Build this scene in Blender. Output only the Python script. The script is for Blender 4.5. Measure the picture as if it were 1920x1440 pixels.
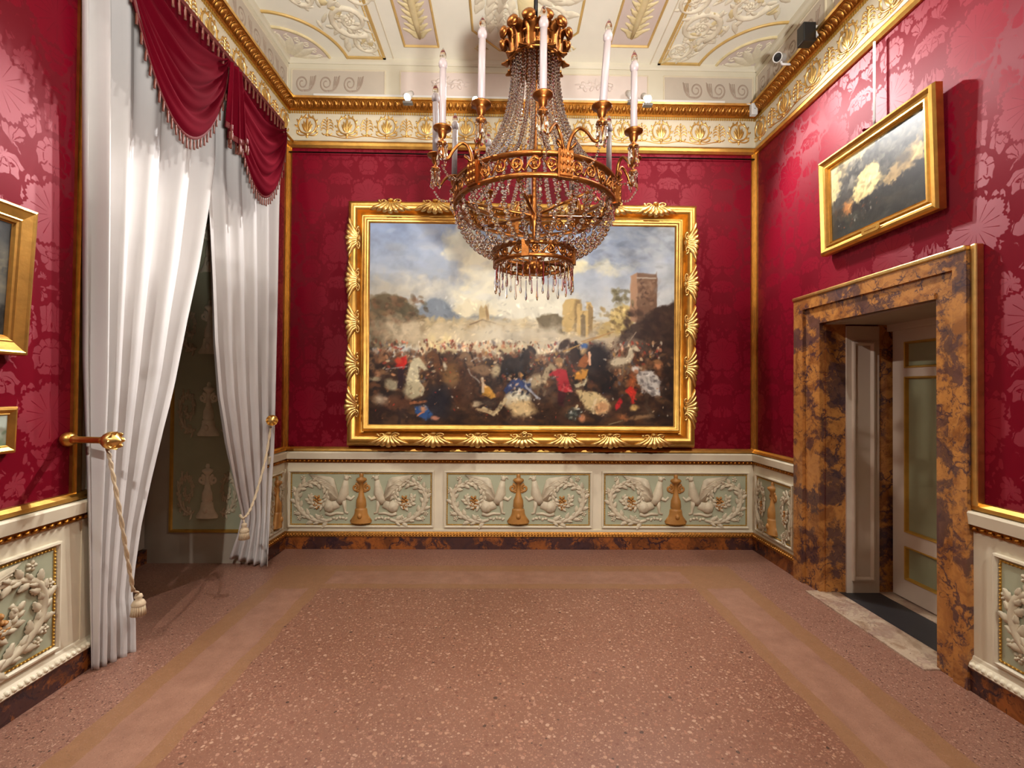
import bpy, math, random
import numpy as np
from mathutils import Matrix, Vector

random.seed(7); np.random.seed(7)
PI = math.pi
for o in list(bpy.data.objects): bpy.data.objects.remove(o, do_unlink=True)
scene = bpy.context.scene
COL = scene.collection

# ------------------------------------------------------------------ camera
CAMZ = 1.55; FPX = 880.0
YAW = math.atan(15/FPX); PITCH = math.atan(10/FPX); ROLL = math.radians(0.45)
cam_data = bpy.data.cameras.new('camera')
cam_data.sensor_width = 36; cam_data.sensor_fit = 'HORIZONTAL'
cam_data.lens = FPX/1920*36; cam_data.clip_start = 0.02
cam = bpy.data.objects.new('camera', cam_data); COL.objects.link(cam)
CAM_R = (Matrix.Rotation(-YAW, 4, 'Z') @ Matrix.Rotation(PI/2+PITCH, 4, 'X') @ Matrix.Rotation(ROLL, 4, 'Z'))
cam.matrix_world = Matrix.Translation((0, 0, CAMZ)) @ CAM_R
scene.camera = cam
def ray(px, py): return (CAM_R.to_3x3() @ Vector(((px-960)/FPX, (720-py)/FPX, -1)))
def at_y(px, py, Y): d = ray(px, py); t = Y/d.y; return Vector((d.x*t, Y, CAMZ+d.z*t))
def at_x(px, py, X): d = ray(px, py); t = X/d.x; return Vector((X, d.y*t, CAMZ+d.z*t))
def at_z(px, py, Z): d = ray(px, py); t = (Z-CAMZ)/d.z; return Vector((d.x*t, d.y*t, Z))

# ------------------------------------------------------------------ world, exposure
w = bpy.data.worlds.new('room_air'); scene.world = w; w.use_nodes = True
w.node_tree.nodes['Background'].inputs[0].default_value = (1.0, 0.9, 0.8, 1)
w.node_tree.nodes['Background'].inputs[1].default_value = 0.02
vs = scene.view_settings
vs.view_transform = 'Standard'; vs.look = 'None'; vs.gamma = 1; vs.use_curve_mapping = False
vs.exposure = 0.50
scene.cycles.adaptive_threshold = 0.03; scene.cycles.max_bounces = 10; scene.cycles.transmission_bounces = 8; scene.cycles.transparent_max_bounces = 8
scene.cycles.glossy_bounces = 4; scene.cycles.diffuse_bounces = 4
scene.cycles.sample_clamp_indirect = 4.0; scene.cycles.caustics_refractive = False; scene.cycles.caustics_reflective = False

# room
XL, XR, YB, YF, ZC = -2.14, 2.49, 4.61, -1.3, 4.78
XLN = -2.31                       # the wall left of the window stands a little further back
WIN0, WIN1 = 2.72, 4.20           # window recess
NW = WIN0-.06                     # end of the wall beside the curtain
WIN_D = -3.16                     # its depth
ZR = 3.93                         # gilt strip under the frieze

# ------------------------------------------------------------------ mesh helper
class MB:
    def __init__(s): s.v = []; s.f = []
    def add(s, vs_, fs):
        n = len(s.v); s.v += [tuple(p) for p in vs_]; s.f += [tuple(i+n for i in f) for f in fs]
    def box(s, x0, x1, y0, y1, z0, z1):
        s.add([(x0,y0,z0),(x1,y0,z0),(x1,y1,z0),(x0,y1,z0),(x0,y0,z1),(x1,y0,z1),(x1,y1,z1),(x0,y1,z1)],
              [(0,3,2,1),(4,5,6,7),(0,1,5,4),(1,2,6,5),(2,3,7,6),(3,0,4,7)]); return s
    def grid(s, P):                                    # P[i][j] points
        n, m = len(P), len(P[0])
        s.add([p for r in P for p in r], [(i*m+j, i*m+j+1, (i+1)*m+j+1, (i+1)*m+j) for i in range(n-1) for j in range(m-1)]); return s
    def tube(s, path, rad, seg=6, caps=True):
        P = [Vector(p) for p in path]; n = len(P)
        if not hasattr(rad, '__len__'): rad = [rad]*n
        T = []
        for i in range(n):
            t = P[min(i+1,n-1)]-P[max(i-1,0)]; T.append(t.normalized() if t.length > 1e-9 else Vector((0,0,1)))
        u = T[0].orthogonal().normalized(); vv = []; 
        for i in range(n):
            u = (u - T[i]*u.dot(T[i])); u = u.normalized() if u.length > 1e-6 else T[i].orthogonal().normalized()
            b = T[i].cross(u)
            for k in range(seg):
                a = 2*PI*k/seg; vv.append(P[i] + (u*math.cos(a)+b*math.sin(a))*rad[i])
        ff = [(i*seg+k, i*seg+(k+1)%seg, (i+1)*seg+(k+1)%seg, (i+1)*seg+k) for i in range(n-1) for k in range(seg)]
        if caps: ff += [tuple(range(seg))[::-1], tuple(range((n-1)*seg, n*seg))]
        s.add(vv, ff); return s
    def rtube(s, path, rad, h=1.0, seg=5, w=0.0):      # low relief worm on the plane z=w (x,y,z = u,v,w)
        n = len(path)
        if not hasattr(rad, '__len__'): rad = [rad]*n
        vv = []
        for i in range(n):
            a = path[max(i-1,0)]; b = path[min(i+1,n-1)]; dx, dy = b[0]-a[0], b[1]-a[1]; L = math.hypot(dx,dy) or 1
            nx, ny = -dy/L, dx/L
            for k in range(seg+1):
                q = PI*k/seg; vv.append((path[i][0]+nx*rad[i]*math.cos(q), path[i][1]+ny*rad[i]*math.cos(q), w+h*rad[i]*math.sin(q)))
        m = seg+1
        s.add(vv, [(i*m+k, (i+1)*m+k, (i+1)*m+k+1, i*m+k+1) for i in range(n-1) for k in range(seg)] + [tuple(range(m)), tuple(range((n-1)*m, n*m))[::-1]]); return s
    def blob(s, c, r, rot=0.0, nu=8, nv=5):            # ellipsoid, rotated about the w axis
        vv = []; ca, sa = math.cos(rot), math.sin(rot)
        for i in range(nv+1):
            th = PI*i/nv
            for k in range(nu):
                a = 2*PI*k/nu; x, y, z = r[0]*math.sin(th)*math.cos(a), r[1]*math.sin(th)*math.sin(a), r[2]*math.cos(th)
                vv.append((c[0]+x*ca-y*sa, c[1]+x*sa+y*ca, c[2]+z))
        s.add(vv, [(i*nu+k, (i+1)*nu+k, (i+1)*nu+(k+1)%nu, i*nu+(k+1)%nu) for i in range(nv) for k in range(nu)]); return s
    def lathe(s, prof, seg=16, c=(0,0,0), a0=0.0, a1=2*PI, axis='z'):
        full = abs(a1-a0-2*PI) < 1e-6; m = seg if full else seg+1; vv = []
        for r, z in prof:
            for k in range(m):
                a = a0+(a1-a0)*k/seg; p = (r*math.cos(a), r*math.sin(a), z)
                if axis == 'y': p = (r*math.cos(a), z, r*math.sin(a))
                vv.append((c[0]+p[0], c[1]+p[1], c[2]+p[2]))
        s.add(vv, [(i*m+k, i*m+(k+1)%m, (i+1)*m+(k+1)%m, (i+1)*m+k) for i in range(len(prof)-1) for k in range(m if full else seg)]); return s
    def extrude(s, prof, u0, u1):                      # prof (v,w) run along u
        n = len(prof); s.add([(u0, p[0], p[1]) for p in prof]+[(u1, p[0], p[1]) for p in prof],
            [(i, (i+1) % n, n+(i+1) % n, n+i) for i in range(n)]+[tuple(range(n))[::-1], tuple(range(n, 2*n))]); return s
    def frame(s, x0, x1, y0, y1, prof):                # mitred rectangle, prof (inset, height)
        n = len(prof); vv = []
        for (cx, cy, sx, sy) in ((x0,y0,1,1),(x1,y0,-1,1),(x1,y1,-1,-1),(x0,y1,1,-1)):
            vv += [(cx+sx*d, cy+sy*d, h) for d, h in prof]
        s.add(vv, [(k*n+i, ((k+1)%4)*n+i, ((k+1)%4)*n+i+1, k*n+i+1) for k in range(4) for i in range(n-1)]); return s
    def poly(s, pts, w0, w1):                          # flat polygon with thickness
        n = len(pts); s.add([(p[0],p[1],w0) for p in pts]+[(p[0],p[1],w1) for p in pts],
            [tuple(range(n))[::-1], tuple(range(n,2*n))]+[(i,(i+1)%n,n+(i+1)%n,n+i) for i in range(n)]); return s
    def leaf(s, base, ang, L, W, H, curl=0.5, lobes=3, nt=9, ns=4):   # lobed acanthus leaf in relief
        ca, sa = math.cos(ang), math.sin(ang); P = []
        for i in range(nt+1):
            t = i/nt; hw = W*(math.sin(PI*min(1,t**0.75*0.97+0.03))**0.7)*(0.78+0.3*abs(math.sin(PI*lobes*t)))
            hz = H*(0.25+0.75*math.sin(PI*t*0.9)) + curl*H*max(0, t-0.7)*2
            row = []
            for j in range(-ns//2, ns//2+1):
                q = j/(ns/2); x = t*L+abs(q)*hw*0.35; y = q*hw; z = hz*(1-0.75*q*q) - (0.25*H if j == 0 else 0)
                row.append((base[0]+x*ca-y*sa, base[1]+x*sa+y*ca, (base[2] if len(base) > 2 else 0)+z))
            P.append(row)
        return s.grid(P)
    def mesh(s, name, smooth=True):
        m = bpy.data.meshes.new(name); m.from_pydata(s.v, [], s.f); m.update()
        if smooth: m.polygons.foreach_set('use_smooth', [True]*len(m.polygons))
        return m
    def build(s, name, mat, parent=None, smooth=True, mtx=None, loc=None):
        return put(name, s.mesh(name, smooth), mat, parent, mtx, loc)
def put(name, mesh, mat=None, parent=None, mtx=None, loc=None):
    o = bpy.data.objects.new(name, mesh); COL.objects.link(o)
    if mat is not None and not mesh.materials: mesh.materials.append(mat)
    if parent is not None: o.parent = parent
    if mtx is not None: o.matrix_basis = mtx
    if loc is not None: o.location = loc
    return o
def tag(o, label=None, cat=None, group=None, kind=None):
    if label: o['label'] = label
    if cat: o['category'] = cat
    if group: o['group'] = group
    if kind: o['kind'] = kind
    return o
def empty(name, loc=(0,0,0), label=None, cat=None, group=None, mtx=None):
    o = bpy.data.objects.new(name, None); COL.objects.link(o); o.empty_display_size = 0.1
    if mtx is not None: o.matrix_basis = mtx
    else: o.location = loc
    return tag(o, label, cat, group)
def box(name, mat, parent, *b, bevel=0.0):
    o = MB().box(*b).build(name, mat, parent, smooth=False)
    if bevel:
        m = o.modifiers.new('edge', 'BEVEL'); m.width = bevel; m.segments = 2
    return o
def solid(o, t):
    m = o.modifiers.new('thickness', 'SOLIDIFY'); m.thickness = t; m.offset = 0; return o
def frame_m(origin, u, n):
    u = Vector(u); n = Vector(n); v = n.cross(u)
    return Matrix(((u.x,v.x,n.x,origin[0]),(u.y,v.y,n.y,origin[1]),(u.z,v.z,n.z,origin[2]),(0,0,0,1)))
F_BACK  = frame_m((0, YB, 0), (1,0,0), (0,-1,0))
F_RIGHT = frame_m((XR, 0, 0), (0,-1,0), (-1,0,0))     # u = -Y
F_LEFT  = frame_m((XL, 0, 0), (0,1,0), (1,0,0))       # u = +Y
F_FRONT = frame_m((0, YF, 0), (-1,0,0), (0,1,0))      # u = -X
F_CEIL  = frame_m((0, YB, ZC), (1,0,0), (0,0,-1))     # v = distance from back wall
def spiral(c, r0, r1, a0, turns, n=28):
    return [(c[0]+(r0+(r1-r0)*i/n)*math.cos(a0+turns*2*PI*i/n), c[1]+(r0+(r1-r0)*i/n)*math.sin(a0+turns*2*PI*i/n)) for i in range(n+1)]
def smooth_path(pts, n=6):
    P = [Vector(p) for p in pts]; out = []
    for i in range(len(P)-1):
        a, b, c, d = P[max(i-1,0)], P[i], P[i+1], P[min(i+2,len(P)-1)]
        for k in range(n):
            t = k/n; out.append(0.5*((2*b)+(c-a)*t+(2*a-5*b+4*c-d)*t*t+(3*b-a-3*c+d)*t**3))
    return out+[P[-1]]
def taper(n, a, b): return [a+(b-a)*i/(n-1) for i in range(n)]

# ------------------------------------------------------------------ materials
def lin(c): return tuple(((x/255)/12.92 if x <= 10 else ((x/255+0.055)/1.055)**2.4) for x in c)
class G:                                               # tiny expression builder for shader maths
    def __init__(s, name):
        s.mat = bpy.data.materials.new(name); s.mat.use_nodes = True; s.t = s.mat.node_tree; s.n = s.t.nodes
        s.b = s.n['Principled BSDF']
    def node(s, ty, **kw):
        n = s.n.new(ty)
        for k, v in kw.items(): setattr(n, k, v)
        return n
    def link(s, a, b): s.t.links.new(a.s if isinstance(a, E) else a, b)
    def m(s, op, *a, clamp=False):
        n = s.node('ShaderNodeMath', operation=op); n.use_clamp = clamp
        for i, x in enumerate(a):
            if isinstance(x, E): s.t.links.new(x.s, n.inputs[i])
            else: n.inputs[i].default_value = x
        return E(s, n.outputs[0])
    def coords(s, kind='Object'): return s.node('ShaderNodeTexCoord').outputs[kind]
    def xyz(s, vec):
        n = s.node('ShaderNodeSeparateXYZ'); s.t.links.new(vec, n.inputs[0]); return [E(s, o) for o in n.outputs]
    def noise(s, vec, scale, detail=3, rough=0.5, dist=0.0):
        n = s.node('ShaderNodeTexNoise'); s.t.links.new(vec, n.inputs['Vector']); n.inputs['Scale'].default_value = scale
        n.inputs['Detail'].default_value = detail; n.inputs['Roughness'].default_value = rough; n.inputs['Distortion'].default_value = dist
        return n
    def vor(s, vec, scale, feature='F1', rand=1.0):
        n = s.node('ShaderNodeTexVoronoi', feature=feature); s.t.links.new(vec, n.inputs['Vector']); n.inputs['Scale'].default_value = scale
        n.inputs['Randomness'].default_value = rand; return n
    def ramp(s, fac, stops, interp='LINEAR'):
        n = s.node('ShaderNodeValToRGB'); r = n.color_ramp; r.interpolation = interp
        while len(r.elements) < len(stops): r.elements.new(0.5)
        for e, (p, c) in zip(r.elements, stops): e.position = p; e.color = (*lin(c), 1)
        s.link(fac, n.inputs[0]); return n.outputs[0]
    def mix(s, fac, a, b, blend='MIX'):
        n = s.node('ShaderNodeMix', data_type='RGBA', blend_type=blend)
        for x, i in ((fac, n.inputs[0]), (a, n.inputs[6]), (b, n.inputs[7])):
            if isinstance(x, E): s.t.links.new(x.s, i)
            elif isinstance(x, (tuple, list)): i.default_value = (*lin(x), 1)
            elif isinstance(x, (int, float)): i.default_value = x
            else: s.t.links.new(x, i)
        return n.outputs[2]
    def warp(s, vec, scale, amt, detail=2):
        n = s.noise(vec, scale, detail); a = s.node('ShaderNodeVectorMath', operation='MULTIPLY_ADD')
        s.t.links.new(n.outputs['Color'], a.inputs[0]); a.inputs[1].default_value = (amt,)*3; s.t.links.new(vec, a.inputs[2]); return a.outputs[0]
    def bump(s, h, strength=0.3, dist=0.01):
        n = s.node('ShaderNodeBump'); n.inputs['Strength'].default_value = strength; n.inputs['Distance'].default_value = dist
        s.link(h, n.inputs['Height']); s.t.links.new(n.outputs[0], s.b.inputs['Normal'])
    def set(s, **kw):
        for k, v in kw.items():
            i = s.b.inputs[k.replace('_', ' ')]
            if isinstance(v, E): s.t.links.new(v.s, i)
            elif isinstance(v, tuple): i.default_value = (*lin(v), 1)
            elif isinstance(v, (int, float)): i.default_value = v
            else: s.t.links.new(v, i)
        return s
class E:
    def __init__(s, g, sock): s.g = g; s.s = sock
    def __add__(s, o): return s.g.m('ADD', s, o)
    __radd__ = __add__
    def __sub__(s, o): return s.g.m('SUBTRACT', s, o)
    def __rsub__(s, o): return s.g.m('SUBTRACT', o, s)
    def __mul__(s, o): return s.g.m('MULTIPLY', s, o)
    __rmul__ = __mul__
    def __truediv__(s, o): return s.g.m('DIVIDE', s, o)
    def __abs__(s): return s.g.m('ABSOLUTE', s)
    def __lt__(s, o): return s.g.m('LESS_THAN', s, o)
    def __gt__(s, o): return s.g.m('GREATER_THAN', s, o)
    def max(s, o): return s.g.m('MAXIMUM', s, o)
    def min(s, o): return s.g.m('MINIMUM', s, o)
    def sin(s): return s.g.m('SINE', s)
    def cos(s): return s.g.m('COSINE', s)
    def sqrt(s): return s.g.m('SQRT', s)
    def frac(s): return s.g.m('FRACT', s)

def plain(name, col, rough=0.5, metal=0.0, var=0.12, scale=6.0, spec=0.5, bump=0.0, bscale=60, **kw):
    g = G(name); c = g.coords('Object'); n = g.noise(c, scale, 4)
    d = tuple(max(0, x*(1-var)) for x in col)
    g.set(Base_Color=g.mix(n.outputs['Fac'], d, tuple(min(255, x*(1+var*0.6)) for x in col)), Roughness=rough, Metallic=metal, Specular_IOR_Level=spec, **kw)
    if bump: g.bump(g.noise(c, bscale, 3).outputs['Fac'], bump, 0.004)
    return g.mat

def damask():                                          # mirrored leaf cells round a palmette, half-drop repeat; satin threads lie across in the ground
    g = G('crimson_damask'); X, Y, Z = g.xyz(g.coords('Object')); W, H = 0.54, 1.02
    def leafwork(px, py):
        x = abs((px.frac()-0.5)*W); y = (py.frac()-0.5)*H
        cmb = g.node('ShaderNodeCombineXYZ'); g.link(x, cmb.inputs[0]); g.link(y*0.72, cmb.inputs[1]); v = cmb.outputs[0]
        v1 = g.warp(v, 9, 0.055, 2); v2 = g.warp(v1, 55, 0.014, 2)
        e = E(g, g.vor(v2, 8.0, 'DISTANCE_TO_EDGE').outputs['Distance']); f1 = g.vor(v2, 8.0)
        dv = g.node('ShaderNodeVectorMath', operation='SUBTRACT'); g.t.links.new(v2, dv.inputs[0]); g.t.links.new(f1.outputs['Position'], dv.inputs[1])
        lx, ly, lz = g.xyz(dv.outputs[0]); an = g.m('ARCTAN2', lx, ly); lr = (lx*lx+ly*ly).sqrt()
        lobe = abs((an*4+lr*30).sin())                     # curled petals of every leaf
        leaf = (e > 0.075+0.075*(1-lobe))*(1-(lobe < 0.16)*(lr > 0.012)*(e < 0.34))*(1-(abs(e-0.30) < 0.018)*(lobe > 0.5))
        dx, dy = x, y+0.13; r = (dx*dx+dy*dy).sqrt(); th = g.m('ARCTAN2', dx, dy)
        rad = (0.80+0.20*abs((th*3.5).cos()))*(1+0.03*(th*46).cos())*0.165
        pal = (r < rad)*(1-(abs((th*7).sin()) < 0.13)*(r > 0.035)*(r < 0.12))
        halo = (r < rad+0.018)
        return leaf*(1-halo)+pal*halo, halo
    a, ha = leafwork(X/W, Y/H); b, hb_ = leafwork(X/W+0.5, Y/H+0.5)
    mask = ha*a+(1-ha)*(hb_*b+(1-hb_)*a)
    weave = E(g, g.noise(g.coords('Object'), 9, 3).outputs['Fac'])
    base = g.mix(mask, (110, 5, 26), (128, 9, 34)); base = g.mix(weave*0.35, base, (104, 4, 23))
    tan_ = g.node('ShaderNodeCombineXYZ'); tan_.inputs[2].default_value = 1.0
    g.t.links.new(tan_.outputs[0], g.b.inputs['Tangent'])
    g.set(Base_Color=base, Roughness=0.60-0.08*mask, Specular_IOR_Level=0.36+0.18*mask, Anisotropic=0.75, Anisotropic_Rotation=0.25-0.25*mask)
    g.b.inputs['Specular Tint'].default_value = (1, .50, .52, 1)
    return g.mat

def terrazzo():
    g = G('terrazzo_floor'); o = g.coords('Object'); x, y, z = g.xyz(o); c = g.warp(o, 40, 0.012, 2)
    soft = E(g, g.noise(o, 5, 3).outputs['Fac'])*0.05-0.025
    dx = abs(x-0.055)-1.46+soft; dy = abs(y-1.23)-2.44+soft; d = dx.max(dy); corner = (dx > 0.0)*(dy > 0.0)
    def chips(scale, seedoff, r, pal):
        m = g.node('ShaderNodeVectorMath', operation='ADD'); g.t.links.new(c, m.inputs[0]); m.inputs[1].default_value = (seedoff, seedoff*2, 0)
        v = g.vor(m.outputs[0], scale); rgb = g.node('ShaderNodeSeparateColor'); g.t.links.new(v.outputs['Color'], rgb.inputs[0])
        R, Gg = E(g, rgb.outputs[0]), E(g, rgb.outputs[1]); D = E(g, v.outputs['Distance'])
        return g.ramp(R, pal, 'CONSTANT'), D < (Gg*Gg*r+0.10)
    big = E(g, g.noise(o, 1.6, 4).outputs['Fac'])
    base = g.mix(big, (128, 84, 64), (156, 110, 88))
    base = g.mix(E(g, g.noise(o, 130, 2).outputs['Fac'])*0.5, base, (128, 80, 62))
    p1 = [(0,(188,142,118)),(0.16,(206,166,140)),(0.30,(166,112,88)),(0.5,(120,72,56)),(0.63,(182,132,108)),(0.76,(196,150,120)),(0.90,(134,84,64)),(0.965,(46,30,24))]
    c1, m1 = chips(42, 0, 0.36, p1); c2, m2 = chips(75, 3.3, 0.40, p1); c3, m3 = chips(150, 7.1, 0.45, p1)
    fieldc = g.mix(m3*0.55, base, c3); fieldc = g.mix(m2*0.7, fieldc, c2); fieldc = g.mix(m1*0.8, fieldc, c1)
    p2 = [(0,(176,128,108)),(0.3,(140,92,78)),(0.5,(106,68,58)),(0.62,(190,150,128)),(0.85,(92,58,50)),(0.96,(48,34,30))]
    e1, k1 = chips(105, 1.7, 0.5, p2); e2, k2 = chips(210, 5.2, 0.5, p2)
    outer = g.mix(k2*0.8, g.mix(big, (136, 94, 78), (160, 116, 98)), e2); outer = g.mix(k1*0.95, outer, e1)
    tan = g.mix(E(g, g.noise(o, 22, 4).outputs['Fac']), (142, 100, 68), (162, 118, 84)); tan = g.mix(k2*0.35, tan, e2)
    pink = g.mix(E(g, g.noise(o, 8, 5, 0.65).outputs['Fac']), (122, 80, 62), (188, 142, 118)); pink = g.mix(k2*0.4, pink, e2)
    col = g.mix(d > 0.0, fieldc, tan)
    col = g.mix((d > 0.085)*(d < 0.345)*(1-corner), col, pink)
    col = g.mix(d > 0.47, col, outer)
    g.set(Base_Color=g.mix(1.0, g.mix(0.10, col, (110, 96, 84)), (230, 226, 222), 'MULTIPLY'), Roughness=0.34+0.12*big, Specular_IOR_Level=0.45)
    return g.mat

def marble(name, light, mid, dark, scale=3.0, amount=0.5, rough=0.22):
    g = G(name); o = g.coords('Object'); c = g.warp(o, scale*0.8, 0.45, 4)
    n = E(g, g.noise(c, scale, 7, 0.62, 0.8).outputs['Fac']); col = g.ramp(n, [(0.30, mid), (0.47, light), (0.62, mid)])
    v = g.vor(g.warp(o, scale*2.2, 0.28, 4), scale*1.5, 'DISTANCE_TO_EDGE'); e = E(g, v.outputs['Distance'])
    patch = E(g, g.noise(c, scale*0.75, 4, 0.6).outputs['Fac'])
    veins = g.ramp(e-(patch-0.5)*0.55, [(0.0, (220,)*3), (0.025, (110,)*3), (0.08, (0,)*3)])
    speck = E(g, g.noise(c, scale*9, 4, 0.7).outputs['Fac']) > 0.60
    col = g.mix(speck*(patch > 0.46)*0.55, col, dark)
    vf = g.node('ShaderNodeSeparateColor'); g.t.links.new(veins, vf.inputs[0])
    dk = g.mix(E(g, g.noise(c, scale*5, 4).outputs['Fac']), dark, tuple(int(x*1.9) for x in dark))
    col = g.mix(E(g, vf.outputs[0])*amount*1.6, col, dk)
    cloud = E(g, g.noise(g.warp(o, scale*1.3, 0.30, 5), scale*0.62, 6, 0.68).outputs['Fac'])
    clf = g.node('ShaderNodeSeparateColor'); g.t.links.new(g.ramp(cloud, [(0.50, (0,)*3), (0.555, (255,)*3)]), clf.inputs[0])
    col = g.mix(E(g, clf.outputs[0])*amount*1.15, col, dk)
    g.set(Base_Color=col, Roughness=rough, Specular_IOR_Level=0.5); return g.mat

def glass(name, tint=(250, 246, 244), rough=0.02):
    g = G(name); g.set(Base_Color=tint, Roughness=rough, Transmission_Weight=1.0, IOR=1.52); return g.mat

def emit(name, col, strength):
    g = G(name); g.set(Base_Color=col, Emission_Color=col, Emission_Strength=strength); return g.mat
def painted(name, rough=0.38):
    g = G(name); a = g.node('ShaderNodeAttribute', attribute_name='pigment')
    g.set(Base_Color=a.outputs['Color'], Roughness=rough, Specular_IOR_Level=0.45)
    g.bump(g.noise(g.coords('Object'), 130, 4, 0.65).outputs['Fac'], 0.12, 0.004); return g.mat

M = dict(
    damask=damask(), terrazzo=terrazzo(),
    cream=plain('cream_paint', (214, 202, 176), 0.5, var=0.05), attic=plain('attic_plaster', (212, 204, 182), 0.6, var=0.05, scale=3), creamlight=plain('pale_plaster', (238, 234, 216), 0.6, var=0.05, scale=3),
    lilac=plain('grey_lilac_paint', (192, 180, 164), 0.6, var=0.05), pinkish=plain('pinkish_paint', (212, 196, 186), 0.6, var=0.04),
    ivory=plain('ivory_stucco', (224, 214, 188), 0.6, var=0.10, scale=25), ochre=plain('ochre_stucco', (168, 116, 54), 0.55, var=0.2, scale=18),
    dadoivory=plain('beige_stucco', (196, 182, 154), 0.6, var=0.14, scale=22), sage=plain('sage_ground', (166, 168, 140), 0.6, var=0.10, scale=5), giltline=plain('pale_gold_line', (206, 172, 104), 0.5, 0.25, 0.12, 12), sand=plain('sand_stucco', (216, 198, 150), 0.6, var=0.15, scale=14),
    scroll=plain('grey_scroll_paint', (164, 146, 130), 0.6, var=0.1),
    gold=plain('gilding', (216, 168, 88), 0.38, 1.0, 0.22, 14, bump=0.15), goldpale=plain('pale_gilding', (228, 190, 118), 0.36, 1.0, 0.18, 20, bump=0.12),
    goldmid=plain('worn_gilding', (168, 116, 56), 0.42, 1.0, 0.35, 60, bump=0.2), golddark=plain('old_gilding', (150, 96, 36), 0.42, 1.0, 0.35, 40), giltpaint=plain('gold_paint', (196, 152, 66), 0.42, 0.55, 0.18, 9),
    bronze=plain('gilt_bronze', (138, 84, 40), 0.38, 1.0, 0.35, 24, bump=0.2, bscale=90), iron=plain('black_iron', (18, 15, 14), 0.4, 0.6),
    breccia=marble('yellow_brown_breccia', (184, 124, 64), (136, 84, 44), (42, 30, 36), 4.4, 0.70), brecciadark=marble('dark_breccia', (146, 82, 36), (98, 54, 28), (30, 20, 24), 4.2, 0.75), sill=marble('pale_veined_sill', (186, 164, 140), (150, 122, 98), (86, 62, 58), 5.0, 0.35, 0.3),
    slate=plain('dark_threshold_slab', (44, 42, 44), 0.45, var=0.2), sheer=plain('white_curtain_cloth', (204, 199, 196), 0.8, var=0.02, spec=0.2),
    velvet=plain('crimson_silk', (84, 3, 18), 0.9, var=0.12, spec=0.04), braid=plain('braid', (96, 26, 24), 0.7, var=0.35, scale=90),
    tassel=plain('gold_red_fringe', (104, 50, 34), 0.6, var=0.35, scale=120), cord=plain('cream_cord', (200, 178, 146), 0.7, var=0.15, scale=60),
    doorpaint=plain('door_paint', (196, 178, 160), 0.42, var=0.04), doorpanel=plain('green_grey_panel', (142, 142, 112), 0.22, var=0.05),
    greypaint=plain('grey_shutter_paint', (170, 158, 142), 0.5, var=0.06),
    crystal=glass('crystal'), bulb=glass('clear_bulb', (252, 250, 248), 0.03), candle=plain('candle_sleeve', (142, 128, 126), 0.45, var=0.05),
    white=plain('white_plastic', (222, 220, 216), 0.4, var=0.03), black=plain('black_plastic', (16, 16, 18), 0.35, var=0.1), grey=plain('grey_plastic', (120, 116, 112), 0.4, var=0.05),
    lens=emit('lamp_lens', (255, 240, 222), 60), dark=plain('dark_opening', (34, 28, 24), 0.8, var=0.1), plate=plain('brass_label', (214, 168, 84), 0.36, 0.9, 0.12, 60),
    paint=painted('oil_paint'), canvasdark=plain('picture_back', (40, 30, 24), 0.7),
)

# ------------------------------------------------------------------ lamps on the cornices
def spot_lamp(loc, target, power, label, cone=130, blend=0.6, size=0.035, col=(1.0, 0.96, 0.91), group=None, lens_r=0.021, big=1.0):
    loc = Vector(loc); d = (Vector(target)-loc).normalized()
    o = empty('spotlight', (loc.x, loc.y, loc.z-0.075), label, 'spotlight', group)
    MB().box(-.045, .045, -.022, .022, 0, .022).build('base', M['grey'], o, smooth=False)
    MB().tube([(0,0,.02), (0,0,.075)], .006, 6).build('stem', M['grey'], o)
    q = d.to_track_quat('Z', 'Y').to_matrix().to_4x4()
    h = Matrix.Translation((0,0,.075)) @ q @ Matrix.Scale(big, 4)
    MB().lathe([(0.0,-.06),(.018,-.058),(.022,-.02),(.026,.0),(.027,.014),(.023,.014),(.022,.004)], 14).build('head', M['white'], o, mtx=h)
    MB().lathe([(0.0,.011),(lens_r,.010)], 14).build('lens', M['lens'], o, mtx=h)
    l = bpy.data.lights.new('lamp_light', 'SPOT'); l.energy = power; l.spot_size = math.radians(cone); l.spot_blend = blend
    l.shadow_soft_size = size; l.color = col
    lo = bpy.data.objects.new('lamp_light', l); COL.objects.link(lo); lo.parent = o
    lo.matrix_basis = Matrix.Translation(Vector((0,0,.075)) + d*0.030*big) @ (-d).to_track_quat('Z', 'Y').to_matrix().to_4x4()
    return o
LG = 'small spotlights along the cornices'
for (px, py, tgt, pw, cone, lab) in [
    (765, 181, (-2.3, 1.8, 1.0), 235, 72, 'leftmost small lit spotlight on the back cornice'),
    (893, 187, (-2.3, 1.1, 0.8), 270, 50, 'small lit spotlight on the back cornice, second from the left'),
    (1020, 181, (-2.3, 1.25, 0.9), 330, 50, 'small lit spotlight behind the crystal strands of the chandelier'),
    (1186, 180, (2.45, 2.5, 1.9), 145, 88, 'small lit spotlight on the back cornice, second from the right'),
    (1214, 185, (2.45, 1.9, 1.3), 210, 90, 'rightmost small lit spotlight on the back cornice')]:
    spot_lamp(at_y(px, py, 4.50), tgt, pw, lab, cone=cone, col=(1.0, 0.985, 0.97), big=1.45, group=LG)
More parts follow.
